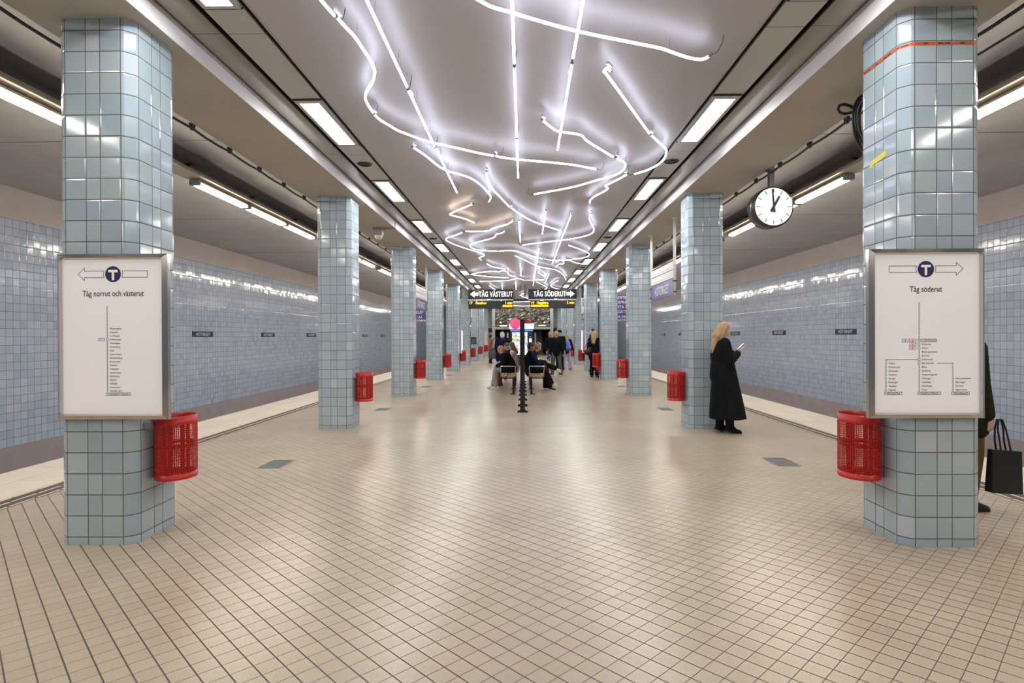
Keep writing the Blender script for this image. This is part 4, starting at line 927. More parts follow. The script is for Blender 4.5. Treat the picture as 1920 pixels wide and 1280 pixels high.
for sgn, side in ((-1, 'left'), (1, 'right')):
    mb = MB(); mb.bbox(-.05, -.28, .75, .05, .28, 1.75, .01); root = mb.obj('advert_lightbox', M_STEEL, loc=(sgn * (G - .052), Y1 + HALF + SP * 4, 0)); tag(root, f'slim lit advert case on the inner side of the fifth {side} column', 'light box', 'advert light boxes')
    m2 = MB(); m2.box(-.052, -.26, .78, .052, .26, 1.72); m2.obj('lit_sheet', mat('lit advert ' + side, (.8, .6, .8), .4, emis=(.85, .6, .9), estr=1.0), root)
    mb = MB(); mb.bbox(-.15, -.02, 1.85, .15, 0, 2.17, .005); o = mb.obj('exit_number_sign', mat('small sign navy ' + side, (.02, .02, .09), .3), loc=(sgn * 2.62, YE + .58, 0)); tag(o, f'tiny dark sign on the tiled end wall, {side} of the portal', 'sign', 'small signs beside the portal')

# ------------------------------------------------------------------ centre line: info boards and back-to-back benches
def make_board():
    root = empty('info_board')
    for y in (0, 0.98):
        mb = MB(); mb.bbox(-.045, y - .02, .02, .045, y + .02, 1.81, .006); mb.obj('post', M_BOXBLK, root)
        mb = MB(); mb.bbox(-.105, y - .05, 0, .105, y + .05, .014, .003)
        for s_ in (-1, 1):
            mb.tube([(s_ * .085, y, .012), (s_ * .085, y, .03)], .014, 8); mb.add([(s_ * .04, y - .01, .014), (s_ * .04, y + .01, .014), (s_ * .08, y + .01, .014), (s_ * .08, y - .01, .014), (s_ * .04, y - .01, .07), (s_ * .04, y + .01, .07)], [(0, 1, 5, 4), (1, 2, 5), (0, 4, 3), (2, 3, 4, 5), (0, 3, 2, 1)])
        mb.obj('foot', M_BOXBLK, root)
    mb = MB(); mb.bbox(-.035, .03, .70, .035, .95, 1.79, .006); pn = mb.obj('panel_frame', M_STEEL, root)
    for s_, m in ((-1, 'a'), (1, 'b')):
        mb = MB(); x = s_ * .0365; mb.box(min(x, x - s_ * .004), .07, .75, max(x, x - s_ * .004), .91, 1.74); mb.obj('poster_sheet', M_PSH[m], pn)
    return root
def blotch(name, cols, sc):
    m = mat(name, cols[0], .25); k = NT(m); tc = k.new('ShaderNodeTexCoord'); v = k.new('ShaderNodeTexVoronoi'); v.inputs['Scale'].default_value = sc; k.link(tc.outputs['Object'], v.inputs['Vector'])
    sx = k.new('ShaderNodeSeparateColor'); k.link(v.outputs['Color'], sx.inputs[0]); c = k.ramp(sx.outputs[0], [(i / (len(cols) - 1), q_) for i, q_ in enumerate(cols)])
    k.link(c, k.b.inputs['Base Color']); return m, k, c
M_PSH = {'a': blotch('poster art red', [(.55, .12, .16), (.8, .6, .62), (.5, .2, .35)], 4)[0], 'b': blotch('poster art pink', [(.7, .45, .5), (.5, .15, .2), (.75, .72, .72)], 5)[0]}
bd0 = make_board()
spots = [11.45, 12.58, 13.68, 14.78, 15.88, 16.98, 18.08]
words7 = ['nearest, seen edge-on as a black post', 'second', 'third', 'fourth, level with the bench ends', 'fifth', 'sixth', 'farthest']
for i, y in enumerate(spots):
    r = bd0 if i == 0 else dup(bd0)
    r.location = (.045, y, 0)
    tag(r, f'black framed info board on the centre line, {words7[i]}', 'info board', 'info boards along the centre line')
def make_bench():
    root = empty('platform_bench'); L = 4.6
    for k in range(5):
        mb = MB(); x0 = .0 + k * .078; mb.bbox(x0, 0, .435 + .004 * abs(k - 2), x0 + .068, L, .465 + .004 * abs(k - 2), .006); mb.obj('seat_slat', M_WOOD, root)
    for y in (.02, 1.53, 3.05, L - .04):
        mb = MB(); mb.tube([(.02, y, .46), (.0, y, .70), (.02, y, .715), (.37, y, .715), (.385, y, .70), (.365, y, .46)], .011, 8); mb.obj('armrest', M_CHROME, root)
        mb = MB(); mb.box(.02, y - .02, .40, .37, y + .02, .43); mb.box(.03, y - .02, 0, .08, y + .02, .40); mb.box(.02, y - .02, 0, .14, y + .02, .02); mb.obj('leg', M_BOXBLK, root)
    return root
bn = make_bench(); bn.location = (-.14, 15.0, 0); bn.scale = (-1, 1, 1); tag(bn, 'wooden slat bench with steel armrests facing the left track', 'bench', 'back-to-back benches')
dup(bn, (.21, 15.0, 0), 0, 'wooden slat bench with steel armrests facing the right track', scale=(1, 1, 1))

# ------------------------------------------------------------------ vending machine
root = empty('vending_machine', (-.02, 30.0, 0), 0, 'tall drinks vending machine with lit window under a white header', 'vending machine')
mb = MB(); mb.bbox(-.60, 0, 0, .60, .8, 1.86, .02); mb.obj('cabinet', mat('machine black', (.012, .014, .03), .3), root)
mb = MB(); mb.box(-.57, -.012, 1.75, .57, 0, 1.83); hd = mb.obj('blue_strip', mat('blue strip', (.05, .2, .6), .3, emis=(.08, .25, .7), estr=.6), root)
gm, k, c = blotch('lit shelves of goods', [(.02, .05, .12), (.9, .95, 1), (.10, .25, .7), (1.0, .65, .05), (.75, .85, 1.0), (.03, .25, .10)], 13)
k.link(c, k.b.inputs['Emission Color']); k.b.inputs['Emission Strength'].default_value = .75
mb = MB(); mb.box(-.50, -.010, .55, .29, 0, 1.70); sw = mb.obj('display_window', gm, root)
for z in (.78, 1.01, 1.24, 1.47):
    mb = MB(); mb.box(-.50, -.016, z, .29, -.010, z + .018); mb.obj('shelf_edge', M_STEEL, sw)
for z0, z1, m in ((1.60, 1.63, M_BLUEINK), (1.42, 1.50, M_BLUEINK), (1.20, 1.37, M_LIT), (1.06, 1.14, M_STEEL), (.84, .93, M_STEEL), (.3, .42, M_DSTEEL)):
    mb = MB(); mb.bbox(.38, -.02, z0, .50, 0, z1, .006); mb.obj('control_panel', m, root)
mb = MB(); mb.bbox(-.64, .05, 1.86, .62, .25, 2.14, .01); hb = mb.obj('header_board', M_WHITE, root); hb.data.materials[0] = mat('header white', (.85, .85, .88), .4, emis=(1, .97, 1), estr=.55)
mb = MB(); text(mb, 'dert...', (.05, .045, 1.94), (1, 0, 0), .08, .9, .01); mb.obj('header_script', M_INK, hb)
mb = MB(); n = 30; mb.tube([(-.33, -.03, 2.13), (-.33, .03, 2.13)], .27, n); mb.obj('pink_disc', mat('lit pink disc', (.9, .1, .25), .4, emis=(1.0, .07, .22), estr=.5), root)
mb = MB(); mb.tube([(.20, .10, 2.13), (.20, .16, 2.13)], .21, n); mb.obj('red_disc', mat('red disc', (.5, .02, .03), .4), root)
for i, x in enumerate((-.72, .69)):
    mb = MB(); mb.bbox(x - .04, .3, 0, x + .04, .38, 1.68, .01); o = mb.obj('pale_post', mat('pale post %d' % i, (.6, .58, .52), .4), loc=(-.02, 30.0, 0)); tag(o, f'slim pale post just {"left" if x < 0 else "right"} of the vending machine', 'post', 'pale posts beside the vending machine')

# escalators seen dimly through the portal
for i, x in enumerate((-1.3, .0, 1.3)):
    root = empty('escalator', (x, YE + 1.5, 0), 0, f'dim escalator beyond the portal, {["left", "middle", "right"][i]} one of three', 'escalator', 'escalators beyond the portal')
    mb = MB()
    for k in range(14): mb.box(-.4, k * .42, k * .22 - .22, .4, k * .42 + .42, k * .22)
    mb.obj('steps', M_DSTEEL, root)
    for s_ in (-1, 1):
        mb = MB(); mb.add([(s_ * .42, -.3, 0), (s_ * .42, 6, 2.8), (s_ * .42, 6, 3.8), (s_ * .42, 0, .95), (s_ * .42, -.3, .9)], [(0, 1, 2, 3, 4)]); mb.add([(s_ * .45, -.3, 0), (s_ * .45, 6, 2.8), (s_ * .45, 6, 3.8), (s_ * .45, 0, .95), (s_ * .45, -.3, .9)], [(4, 3, 2, 1, 0)]); mb.obj('balustrade', M_DSTEEL, root)
        mb = MB(); mb.tube([(s_ * .435, -.2, .3), (s_ * .435, -.35, .6), (s_ * .435, -.25, .9), (s_ * .435, 0, .99), (s_ * .435, 6, 3.84)], .03, 8); mb.obj('handrail', M_RUB, root)
for i, x in enumerate((-1.75, 1.75)):
    mb = MB(); mb.tube([(x, YE - .02, 2.62), (x, YE + .0, 2.62)], .05, 12); o = mb.obj('wall_lamp', mat('amber lamp %d' % i, (1, .8, .5), .4, emis=(1, .7, .35), estr=4)); 
    m2 = MB(); m2.tube([(x, YE - .0, 2.5), (x, YE + .2, 2.5)], .03, 6); m2.tube([(x, YE + .1, 2.5), (x, YE + .1, 2.62)], .02, 6); m2.obj('lamp_arm', M_DSTEEL, o); tag(o, f'small amber lamp on the {"left" if i == 0 else "right"} above the portal', 'lamp', 'amber lamps above the portal')
for x0, x1 in ((-2.1, -1.0), (1.0, 2.1)):
    mb = MB(); mb.box(x0 + .3, YE - .11, 2.345, x1 - .3, YE - .10, 2.375); o = mb.obj('portal_strip_light', M_PANEL); tag(o, f'short strip light on the portal beam, {"left" if x0 < 0 else "right"} half', 'strip light', 'strip lights on the portal beam')
    mb = MB(); mb.box(x0 + .28, YE - .10, 2.335, x1 - .28, YE - .085, 2.385); mb.obj('lamp_back', M_STEEL, o)
#PEOPLE
# ------------------------------------------------------------------ people
def cloth(name, col, rough=0.85, var=0.25, sc=14, stretch=(1, 1, .25)):
    m = mat(name, col, rough, spec=0.10); k = NT(m); tc = k.new('ShaderNodeTexCoord'); mp = k.new('ShaderNodeMapping'); mp.inputs['Scale'].default_value = stretch
    k.link(tc.outputs['Object'], mp.inputs[0]); a = k.noise(mp.outputs[0], sc, 3)
    k.link(k.mix(1.0, col, k.ramp(a.outputs[0], [(0.3, (1 - var,) * 3), (0.7, (1 + var,) * 3)]), 'MULTIPLY'), k.b.inputs['Base Color'])
    bp = k.new('ShaderNodeBump'); bp.inputs['Strength'].default_value = .4; bp.inputs['Distance'].default_value = .01
    k.link(a.outputs[0], bp.inputs['Height']); k.link(bp.outputs[0], k.b.inputs['Normal']); return m
def hairm(name, a, b_): 
    m = mat(name, a, .45); k = NT(m); tc = k.new('ShaderNodeTexCoord'); mp = k.new('ShaderNodeMapping'); mp.inputs['Scale'].default_value = (60, 60, 4)
    k.link(tc.outputs['Object'], mp.inputs[0]); n = k.noise(mp.outputs[0], 1.6, 3); k.link(k.ramp(n.outputs[0], [(.3, a), (.7, b_)]), k.b.inputs['Base Color'])
    bp = k.new('ShaderNodeBump'); bp.inputs['Strength'].default_value = .6; bp.inputs['Distance'].default_value = .004; k.link(n.outputs[0], bp.inputs['Height']); k.link(bp.outputs[0], k.b.inputs['Normal']); return m
M_SKIN = mat('skin', (.60, .36, .27), .5); M_SKIN2 = mat('tanned skin', (.42, .24, .16), .5)
M_LIP = mat('lips', (.45, .13, .12), .4); M_EYEW = mat('eye white', (.8, .78, .75), .3)
C_BLK = cloth('black wool', (.008, .008, .010), .8); C_NAVY = cloth('navy cloth', (.010, .013, .035)); C_GREY = cloth('grey cloth', (.11, .105, .105)); C_LGREY = cloth('light grey trousers', (.33, .32, .31))
C_WHITE = cloth('white knit', (.62, .60, .60)); C_BROWN = cloth('rust brown cloth', (.16, .03, .025)); C_JEAN = cloth('pale blue jeans', (.40, .43, .62)); C_PURP = cloth('purple cloth', (.045, .015, .09))
C_OLIVE = cloth('olive jacket cloth', (.018, .019, .010)); C_KHAKI = cloth('olive trousers cloth', (.13, .09, .035)); C_OCH = cloth('ochre cloth', (.35, .16, .07)); C_PLUM = cloth('dark plum knit', (.035, .012, .03)); C_BLUE = cloth('blue jeans cloth', (.06, .09, .16))
H_BLOND = hairm('blond hair', (.30, .18, .08), (.56, .39, .21)); H_DBLOND = hairm('dark blond hair', (.26, .15, .06), (.50, .33, .17)); H_DARK = hairm('dark hair', (.012, .009, .008), (.03, .022, .018)); H_BROWN = hairm('brown hair', (.07, .035, .02), (.16, .08, .045)); H_GREY = hairm('white hair', (.55, .53, .52), (.8, .78, .76)); H_LBROWN = hairm('light brown hair', (.20, .12, .06), (.42, .27, .14))
M_SOLE = mat('cream sole', (.70, .66, .55), .6); M_SHOEB = mat('black shoe', (.012, .012, .013), .45); M_CREAMSH = mat('cream shoe', (.66, .62, .52), .6)

def blob(name, mb, m, parent, vox=.01, it=3, fac=.6):
    me = bpy.data.meshes.new('tmp'); me.from_pydata(mb.v, [], mb.f); o = bpy.data.objects.new('tmp', me); COL.objects.link(o)
    a = o.modifiers.new('r', 'REMESH'); a.mode = 'VOXEL'; a.voxel_size = vox
    if it: b_ = o.modifiers.new('s', 'SMOOTH'); b_.iterations = it; b_.factor = fac
    dg = bpy.context.evaluated_depsgraph_get(); n = bpy.data.meshes.new_from_object(o.evaluated_get(dg))
    bpy.data.objects.remove(o); bpy.data.meshes.remove(me)
    n.name = name; n.materials.clear(); n.materials.append(m)
    n.polygons.foreach_set('use_smooth', [True] * len(n.polygons))
    r = bpy.data.objects.new(name, n); COL.objects.link(r); r.parent = parent; return r
def hand(mb, wr, d, up, side, curl=.6):
    """palm and five bent fingers; d points along the hand, up out of the back of the hand"""
    d = Vector(d).normalized(); up = (Vector(up) - d * Vector(up).dot(d)).normalized(); s_ = d.cross(up) * side; wr = Vector(wr)
    mb.cap(wr, wr + d * .02, .024, .024, 8)
    for k in (-1, -.3, .3, 1): mb.cap(wr + d * .015 + s_ * .012 * k, wr + d * .082 + s_ * .029 * k, .013, .012, 8)
    for k, L in ((-1.1, .060), (-.37, .074), (.37, .080), (1.1, .072)):
        p = wr + d * .085 + s_ * .029 * k * .95; a = curl * .5; t = d
        for j, f in enumerate((.45, .32, .23)):
            t = (t * math.cos(a) - up * math.sin(a)).normalized(); q_ = p + t * L * f; mb.cap(p, q_, .0088 - .001 * j, .0082 - .001 * j, 7); p = q_; a = curl
            t = t
    p = wr + d * .025 + s_ * .030; t = (d * .7 + s_ * .6 - up * .3 * (1 + curl)).normalized(); q_ = p + t * .045; mb.cap(p, q_, .012, .010, 8); t = (d * .95 + s_ * .1 - up * .3).normalized(); mb.cap(q_, q_ + t * .032, .0098, .0085, 8)
BASE = dict(pel=(0, 0, .92), waist=(0, 0, 1.06), chest=(0, 0, 1.25), neck=(0, .0, 1.42), head=(0, .02, 1.58), sh=(.165, 0, 1.385), el=(.215, -.03, 1.10), wr=(.22, .04, .86), hip=(.09, 0, .89), kn=(.10, .02, .48), an=(.10, -.02, .09), hd=None)
SIT = dict(pel=(0, 0, .55), waist=(0, .0, .68), chest=(0, .04, .86), neck=(0, .09, 1.03), head=(0, .15, 1.165), sh=(.165, .06, 1.0), el=(.20, .14, .74), wr=(.10, .34, .68), hip=(.09, .02, .54), kn=(.11, .43, .53), an=(.11, .44, .09))
def human(lab, loc, face, P=None, base=BASE, top=C_BLK, low=C_BLK, hair=H_DARK, style='short', shoe=M_SHOEB, sole=None, skin=M_SKIN, scale=1.0, vox=.012, coat=None, pitch=0.0, hyaw=0.0, curl=.7, bulk=1.0, flare=0.0, cap_=None, hvox=None, group=None, topname='jacket', boots=False):
    J = dict(base); J.update(P or {}); root = empty('person', loc, math.radians(face - 90), lab, 'person', group); root.scale = (scale,) * 3
    def s2(k, s):
        v = J.get(k + ('R' if s > 0 else 'L'), J[k]); return Vector(v) if (k + ('R' if s > 0 else 'L')) in J else Vector((v[0] * s, v[1], v[2]))
    V = {k: Vector(J[k]) for k in ('pel', 'waist', 'chest', 'neck', 'head')}
    Mh = Matrix.Rotation(math.radians(hyaw), 3, 'Z') @ Matrix.Rotation(math.radians(-pitch), 3, 'X'); M4 = Mh.to_4x4(); hc = V['head']; hp = lambda x, y, z: hc + Mh @ Vector((x, y, z))
    mb = MB()
    mb.ell(hp(0, 0, .012), (.074, .092, .105), M4); mb.ell(hp(0, .026, -.048), (.056, .062, .062), M4); mb.cap(hp(0, .088, .012), hp(0, .106, -.022), .008, .012, 8); mb.ell(hp(0, .066, -.088), (.024, .022, .018), M4)
    for s in (-1, 1):
        mb.ell(hp(s * .075, -.004, -.008), (.010, .020, .030), M4); mb.ell(hp(s * .034, .066, -.03), (.022, .02, .02), M4)
    mb.cap(V['neck'] - Vector((0, 0, .03)), hp(0, -.012, -.07), .056, .050)
    mb.ell(V['chest'], (.145, .095, .17)); mb.cap(V['waist'], V['pel'], .105, .115); mb.ell(V['pel'], (.15, .11, .10)); mb.cap(V['chest'], V['neck'] - Vector((0, 0, .02)), .09, .06)
    for s in (-1, 1):
        sh, el, wr, hip, kn, an = [s2(k, s) for k in ('sh', 'el', 'wr', 'hip', 'kn', 'an')]
        mb.cap(sh, el, .048, .038); mb.cap(el, wr, .038, .025); mb.cap(V['chest'] + Vector((0, 0, .09)), sh, .07, .055)
        mb.cap(hip, kn, .082, .055); mb.cap(kn, kn.lerp(an, .35), .055, .056); mb.cap(kn.lerp(an, .35), an, .056, .036)
        f = Vector(J.get('toe' + ('R' if s > 0 else 'L'), J.get('toe', (0, .17, -.05)))); mb.cap(an - Vector((0, 0, .03)), an + f * .42, .030, .020)
        hd = J.get('hd' + ('R' if s > 0 else 'L')) or J.get('hd'); d = Vector(hd) if hd else (wr - el); hand(mb, wr, d, Vector(J.get('hup', (s, .2, .3) if not hd else (0, 0, 1))), -s, curl)
    body = blob('body', mb, skin, root, hvox or vox, 1, .4)
    for s in (-1, 1):
        mb = MB(); mb.ell(hp(s * .031, .078, .012), (.014, .010, .009), M4, 10, 6); ey = mb.obj('eye', M_EYEW, body); mb = MB(); mb.ell(hp(s * .031, .085, .012), (.007, .004, .007), M4, 8, 6); mb.obj('iris', M_RUB, ey)
    mb = MB(); mb.ell(hp(0, .088, -.055), (.022, .008, .0075), M4, 10, 6); mb.obj('lips', M_LIP, body)
    # garment over the trunk and arms
    g = bulk; mb = MB()
    mb.ell(V['chest'], (.178 * g, .125 * g, .20)); mb.cap(V['chest'], V['waist'], .14 * g, .135 * g); mb.cap(V['waist'], V['pel'] + (V['pel'] - V['waist']) * .25, .138 * g, .150 * g); mb.cap(V['chest'] + Vector((0, 0, .05)), V['neck'] - Vector((0, 0, .02)), .11, .075)
    for s in (-1, 1):
        sh, el, wr = [s2(k, s) for k in ('sh', 'el', 'wr')]
        mb.cap(V['chest'] + Vector((0, 0, .10)), sh, .09, .075); mb.cap(sh, el, .072 * g, .060 * g); mb.cap(el, el.lerp(wr, .93), .060 * g, .048 * g)
        hip, kn = s2('hip', s), s2('kn', s)
        if coat == 'half': mb.cap(hip, hip.lerp(kn, .42), .125 * g, .115 * g)
    if coat and coat != 'half':
        n = 28; rings = []
        for (z, c_, ry, rx) in coat:
            t = max(0, (1.2 - z)); rings.append([Vector((rx * math.cos(2 * PI * i / n) * (1 + .035 * t * math.sin(6 * 2 * PI * i / n)), c_ + ry * math.sin(2 * PI * i / n) * (1 + .035 * t * math.sin(5 * 2 * PI * i / n + 1)), z)) for i in range(n)])
        mb.loft(list(reversed(rings)))
    tg = blob(topname, mb, top, root, vox, 2)
    mb = MB(); mb.tube([V['neck'] + Vector((.062 * math.cos(a), .052 * math.sin(a) + .005, .005 - .02 * math.sin(a))) for a in [2 * PI * i / 16 for i in range(17)]], .017, 6); mb.obj('collar', top, tg)
    # trousers
    mb = MB(); mb.ell(V['pel'] + Vector((0, 0, -.02)), (.165, .125, .11))
    for s in (-1, 1):
        hip, kn, an = [s2(k, s) for k in ('hip', 'kn', 'an')]
        mb.cap(hip, kn, .098, .072); mb.cap(kn, kn.lerp(an, .97), .072, .062 + flare)
    blob('trousers', mb, low, root, vox, 2)
    for s in (-1, 1):
        an = s2('an', s); f = Vector(J.get('toe' + ('R' if s > 0 else 'L'), J.get('toe', (0, .17, -.05)))); t = f.normalized(); mb = MB()
        dn = Vector((0, 0, -1)) - t * -t.z; dn = dn.normalized() if dn.length > .1 else Vector((0, 0, -1))
        mb.cap(an + Vector((0, 0, .02)), an + dn * .035, .046, .046); mb.cap(an + dn * .04 - t * .03, an + t * .14 + dn * .048, .042, .037)
        mb.cap(an + t * .02 + dn * .03, an + t * .155 + dn * .035, .043, .038)
        if boots: mb.cap(an + dn * .02, an.lerp(s2('kn', s), .62), .058, .078); mb.cap(an, an + t * .05 + dn * .02, .055, .05)
        sho = blob('boot' if boots else 'shoe', mb, shoe, root, .009, 2)
        mb = MB(); M = Matrix((t.cross(-dn), t, -dn)).transposed().to_4x4(); M.translation = an + dn * .0785
        pts = [(-.030, -.070), (.030, -.070), (.042, -.02), (.040, .10), (.046, .15), (.030, .19), (-.012, .20), (-.038, .18), (-.044, .13), (-.040, .05)]
        mb.prism(pts, .022, lambda x, y, d, M=M, s=s: M @ Vector((x * (1 if s > 0 else -1), y, d))); mb.obj('sole', sole or M_RUB, sho)
    # hair
    mb = MB(); hv = .008
    if style != 'bald':
        mb.ell(hp(0, -.014, .030), (.083, .096, .098), M4); mb.ell(hp(0, -.035, -.01), (.080, .078, .09), M4)
    if style == 'long' or style == 'curly' or style == 'mid':
        L = {'long': 1.0, 'mid': .55, 'curly': .6}[style]; w_ = .10 if style == 'curly' else .06
        for dx in (-.045, 0, .045):
            p = hp(dx, -.05, .0); q1 = hp(dx * 1.2, -.085, -.10) * .5 + Vector((hc.x + dx * 1.2, hc.y - .10, hc.z - .12)) * .5
            q2 = Vector((hc.x + dx * 1.1, hc.y - .13 - .05 * L, hc.z - .34 * L)); mb.cap(p, q1, w_, .055); mb.cap(q1, q2, .048, .014 if style == 'long' else .045)
        for s in (-1, 1):
            p = hp(s * .068, -.01, .02); q1 = hp(s * .078, -.015, -.09); mb.cap(p, q1, .030, .032); mb.cap(q1, Vector((hc.x + s * .085, hc.y - .06, hc.z - .10 - .14 * L)), .032, .028)
    if style == 'curly':
        rd = random.Random(5)
        for i in range(46):
            a = rd.uniform(0, 2 * PI); e = rd.uniform(-.5, 1.4)
            if math.sin(a) * math.cos(e) > .45 and e < .8: continue
            c_ = hp(.098 * math.cos(a) * math.cos(e), -.02 + .11 * math.sin(a) * math.cos(e), .02 + .11 * math.sin(e)); mb.ell(c_, (.03, .03, .03), None, 8, 6)
        for i in range(20): mb.ell(hp(rd.uniform(-.10, .10), rd.uniform(-.13, -.05), rd.uniform(-.20, -.04)), (.035, .035, .035), None, 8, 6)
    if style == 'bun': mb.ell(hp(0, -.105, .05), (.045, .04, .045), M4)
    if cap_:
        m2 = MB(); m2.ell(hp(0, -.005, .045), (.092, .108, .085), M4); m2.ell(hp(0, .12, .045), (.07, .07, .010), M4); blob('cap', m2, cap_, root, .009, 2)
    blob('hair', mb, hair, root, hv, 1, .4)
    return root
def phone(lab, loc, rot, s=1.0):
    root = empty('phone', loc, 0, lab, 'phone'); root.rotation_euler = [math.radians(a) for a in rot]
    mb = MB(); mb.bbox(-.036 * s, -.074 * s, -.004, .036 * s, .074 * s, .004, .002); mb.obj('phone_case', M_RUB, root)
    mb = MB(); mb.box(-.032 * s, -.068 * s, .004, .032 * s, .068 * s, .0046); mb.obj('screen', mat('phone screen', (.3, .3, .35), .2, emis=(.8, .85, 1), estr=.6), root); return root

# the woman leaning on the second right column, facing the right track
human('woman with long blond hair in a long black coat and boots, looking at a phone', (3.13, 9.03, 0), 0,
      dict(pel=(0, -.05, .90), waist=(0, -.045, 1.05), chest=(0, -.05, 1.23), neck=(0, -.045, 1.41), head=(0, -.015, 1.56), sh=(.16, -.045, 1.365), elR=(.215, .02, 1.10), wrR=(.085, .175, 1.205), elL=(-.215, .02, 1.10), wrL=(-.085, .175, 1.205),
           hdR=(-.35, .55, .75), hdL=(.35, .55, .75), hip=(.09, -.05, .88), knR=(.10, .03, .48), anR=(.10, .05, .09), knL=(-.10, -.03, .48), anL=(-.10, -.035, .09)),
      top=C_BLK, low=C_BLK, hair=H_BLOND, style='long', vox=.009, hvox=.0055, pitch=22, curl=.55, topname='coat', boots=True, shoe=C_BLK, bulk=1.13,
      coat=[(1.42, -.045, .055, .075), (1.385, -.045, .095, .16), (1.28, -.035, .135, .20), (1.1, -.02, .150, .20), (.95, -.005, .170, .205), (.7, .012, .205, .225), (.42, .030, .248, .245), (.215, .042, .272, .265)])
phone('dark phone held in both hands by the leaning woman', (3.375, 9.03, 1.305), (43, 0, -90))

# person behind the first right column, only an edge of jacket, a trouser leg and a bag show
human('person in olive jacket and trousers half hidden behind the nearest right column', (3.79, 5.06, 0), 0,
      dict(elR=(.20, .0, 1.08), wrR=(.20, .06, .80), sh=(.15, .0, 1.36), anR=(.08, -.01, .09), anL=(-.09, -.05, .09)), top=C_OLIVE, low=C_KHAKI, hair=H_BROWN, style='short', bulk=1.12, vox=.012, coat='half', curl=.9)
root = empty('tote_bag', (3.99, 4.87, .19), math.radians(2), 'black shoulder bag hanging from the hand of the half hidden person', 'bag'); root.scale = (.80, .8, .98)
mb = MB(); vs = [(-.165, -.05, .0), (.150, -.05, -.015), (.150, .05, -.015), (-.165, .05, 0), (-.150, -.03, .355), (.155, -.03, .335), (.155, .03, .335), (-.150, .03, .355)]
mb.add(vs, [(0, 3, 2, 1), (4, 5, 6, 7), (0, 1, 5, 4), (1, 2, 6, 5), (2, 3, 7, 6), (3, 0, 4, 7)]); mb.bbox(.10, .052, .02, .19, .10, .30, .01); mb.obj('bag_body', mat('black leather', (.006, .006, .007), .38), root)
for y in (-.03, .03):
    mb = MB(); mb.tube([(-.06, y, .34), (-.075, y, .42), (-.085, y * .6, .52), (-.07, y * .3, .60), (-.03, y * .3, .60), (.0, y * .5, .52), (.02, y, .42), (.04, y, .34)], .009, 8); mb.obj('handle', M_RUB, root)

# left bench: three people facing the left track
human('seated person with short blond hair, black coat and light grey trousers, left bench', (-.30, 16.55, 0), 180,
      dict(chest=(0, .10, .85), neck=(0, .20, .99), head=(0, .27, 1.10), sh=(.17, .16, .96), elR=(.20, .22, .70), elL=(-.20, .22, .70), wr=(.09, .38, .66), kn=(.11, .42, .54), anR=(.10, .50, .09), anL=(-.14, .40, .09)), SIT, top=C_BLK, low=C_LGREY, hair=H_DBLOND, shoe=M_CREAMSH, sole=M_SOLE, bulk=1.15, pitch=35, coat='half')
phone('small phone in the hands of the seated blond person', (-.75, 16.55, .70), (30, 0, 90), .9)
human('seated brown-haired person in a dark jacket at the far end of the left bench', (-.30, 18.45, 0), 180, dict(), SIT, top=C_NAVY, low=C_GREY, hair=H_BROWN, pitch=18, vox=.014)
human('seated person with dark hair, white jumper and rust trousers on the left bench', (-.20, 17.55, 0), 180, dict(neck=(0, .06, 1.04), head=(0, .09, 1.19), chest=(0, .03, .87)), SIT, top=C_WHITE, low=C_BROWN, hair=H_BROWN, style='mid', pitch=10, vox=.014)
# right bench: two people facing the right track
human('seated person with short black hair in a navy jacket, front of the right bench', (.26, 16.3, 0), 0,
      dict(neck=(0, .0, 1.05), head=(0, .02, 1.19), chest=(0, -.01, .87), sh=(.165, .0, 1.01), wrR=(.08, .40, .78), elR=(.2, .20, .74), kn=(.12, .42, .53), anR=(.10, .52, .09), anL=(-.12, .42, .09)), SIT, top=C_NAVY, low=C_BLK, hair=H_DARK, pitch=20, sole=M_SOLE, bulk=1.15, skin=M_SKIN2, flare=.02)
phone('pale phone held up by the black-haired person on the right bench', (.70, 16.22, .90), (55, 0, -90), .95)
human('seated person with curly blond hair, navy jacket and crossed leg on the right bench', (.27, 17.4, 0), 0,
      dict(neck=(0, .13, 1.03), head=(0, .22, 1.15), chest=(0, .07, .86), sh=(.165, .12, .99), wr=(.10, .48, .72), knR=(.06, .46, .64), anR=(-.12, .74, .53), toeR=(.04, .16, -.05), knL=(-.11, .44, .53), anL=(-.11, .62, .09)), SIT, top=C_NAVY, low=C_BLK, hair=H_LBROWN, style='curly', pitch=25, shoe=M_CREAMSH, sole=M_SOLE, flare=.02)
phone('phone in the hands of the curly-haired person', (.83, 17.4, .80), (40, 0, -90), .9)

# standing people behind
human('person with white hair and a navy coat, seen from behind with a shoulder bag', (-.66, 20.2, 0), 95, dict(neck=(0, .02, 1.41), head=(0, .05, 1.55), wr=(.24, .03, .88)), top=C_NAVY, low=C_BLUE, hair=H_GREY, bulk=1.25, coat='half', scale=.98, vox=.014)
root = empty('shoulder_bag', (-1.0, 20.15, .72), .2, 'dark grey shoulder bag hanging at the side of the white-haired person', 'bag')
mb = MB(); mb.bbox(-.13, -.06, 0, .13, .06, .38, .03); mb.obj('bag_body', C_GREY, root); mb = MB(); mb.tube([(-.10, 0, .36), (0, -.01, .62), (.12, -.02, .74), (.17, -.03, .70), (.11, -.02, .36)], .012, 6); mb.obj('strap', M_RUB, root)
human('small distant person in an ochre top and black trousers at the far left', (-1.75, 32.5, 0), 20, dict(), top=C_OCH, low=C_BLK, hair=H_DARK, scale=.93, vox=.018)
human('standing person with blond tied hair, black jacket and grey trousers seen from behind', (1.29, 21.9, 0), 88, dict(kn=(.13, .0, .48), an=(.16, -.02, .09), wr=(.25, .0, .86)), top=C_BLK, low=C_GREY, hair=H_BLOND, style='bun', sole=M_SOLE, bulk=1.14, scale=.985, flare=.015)
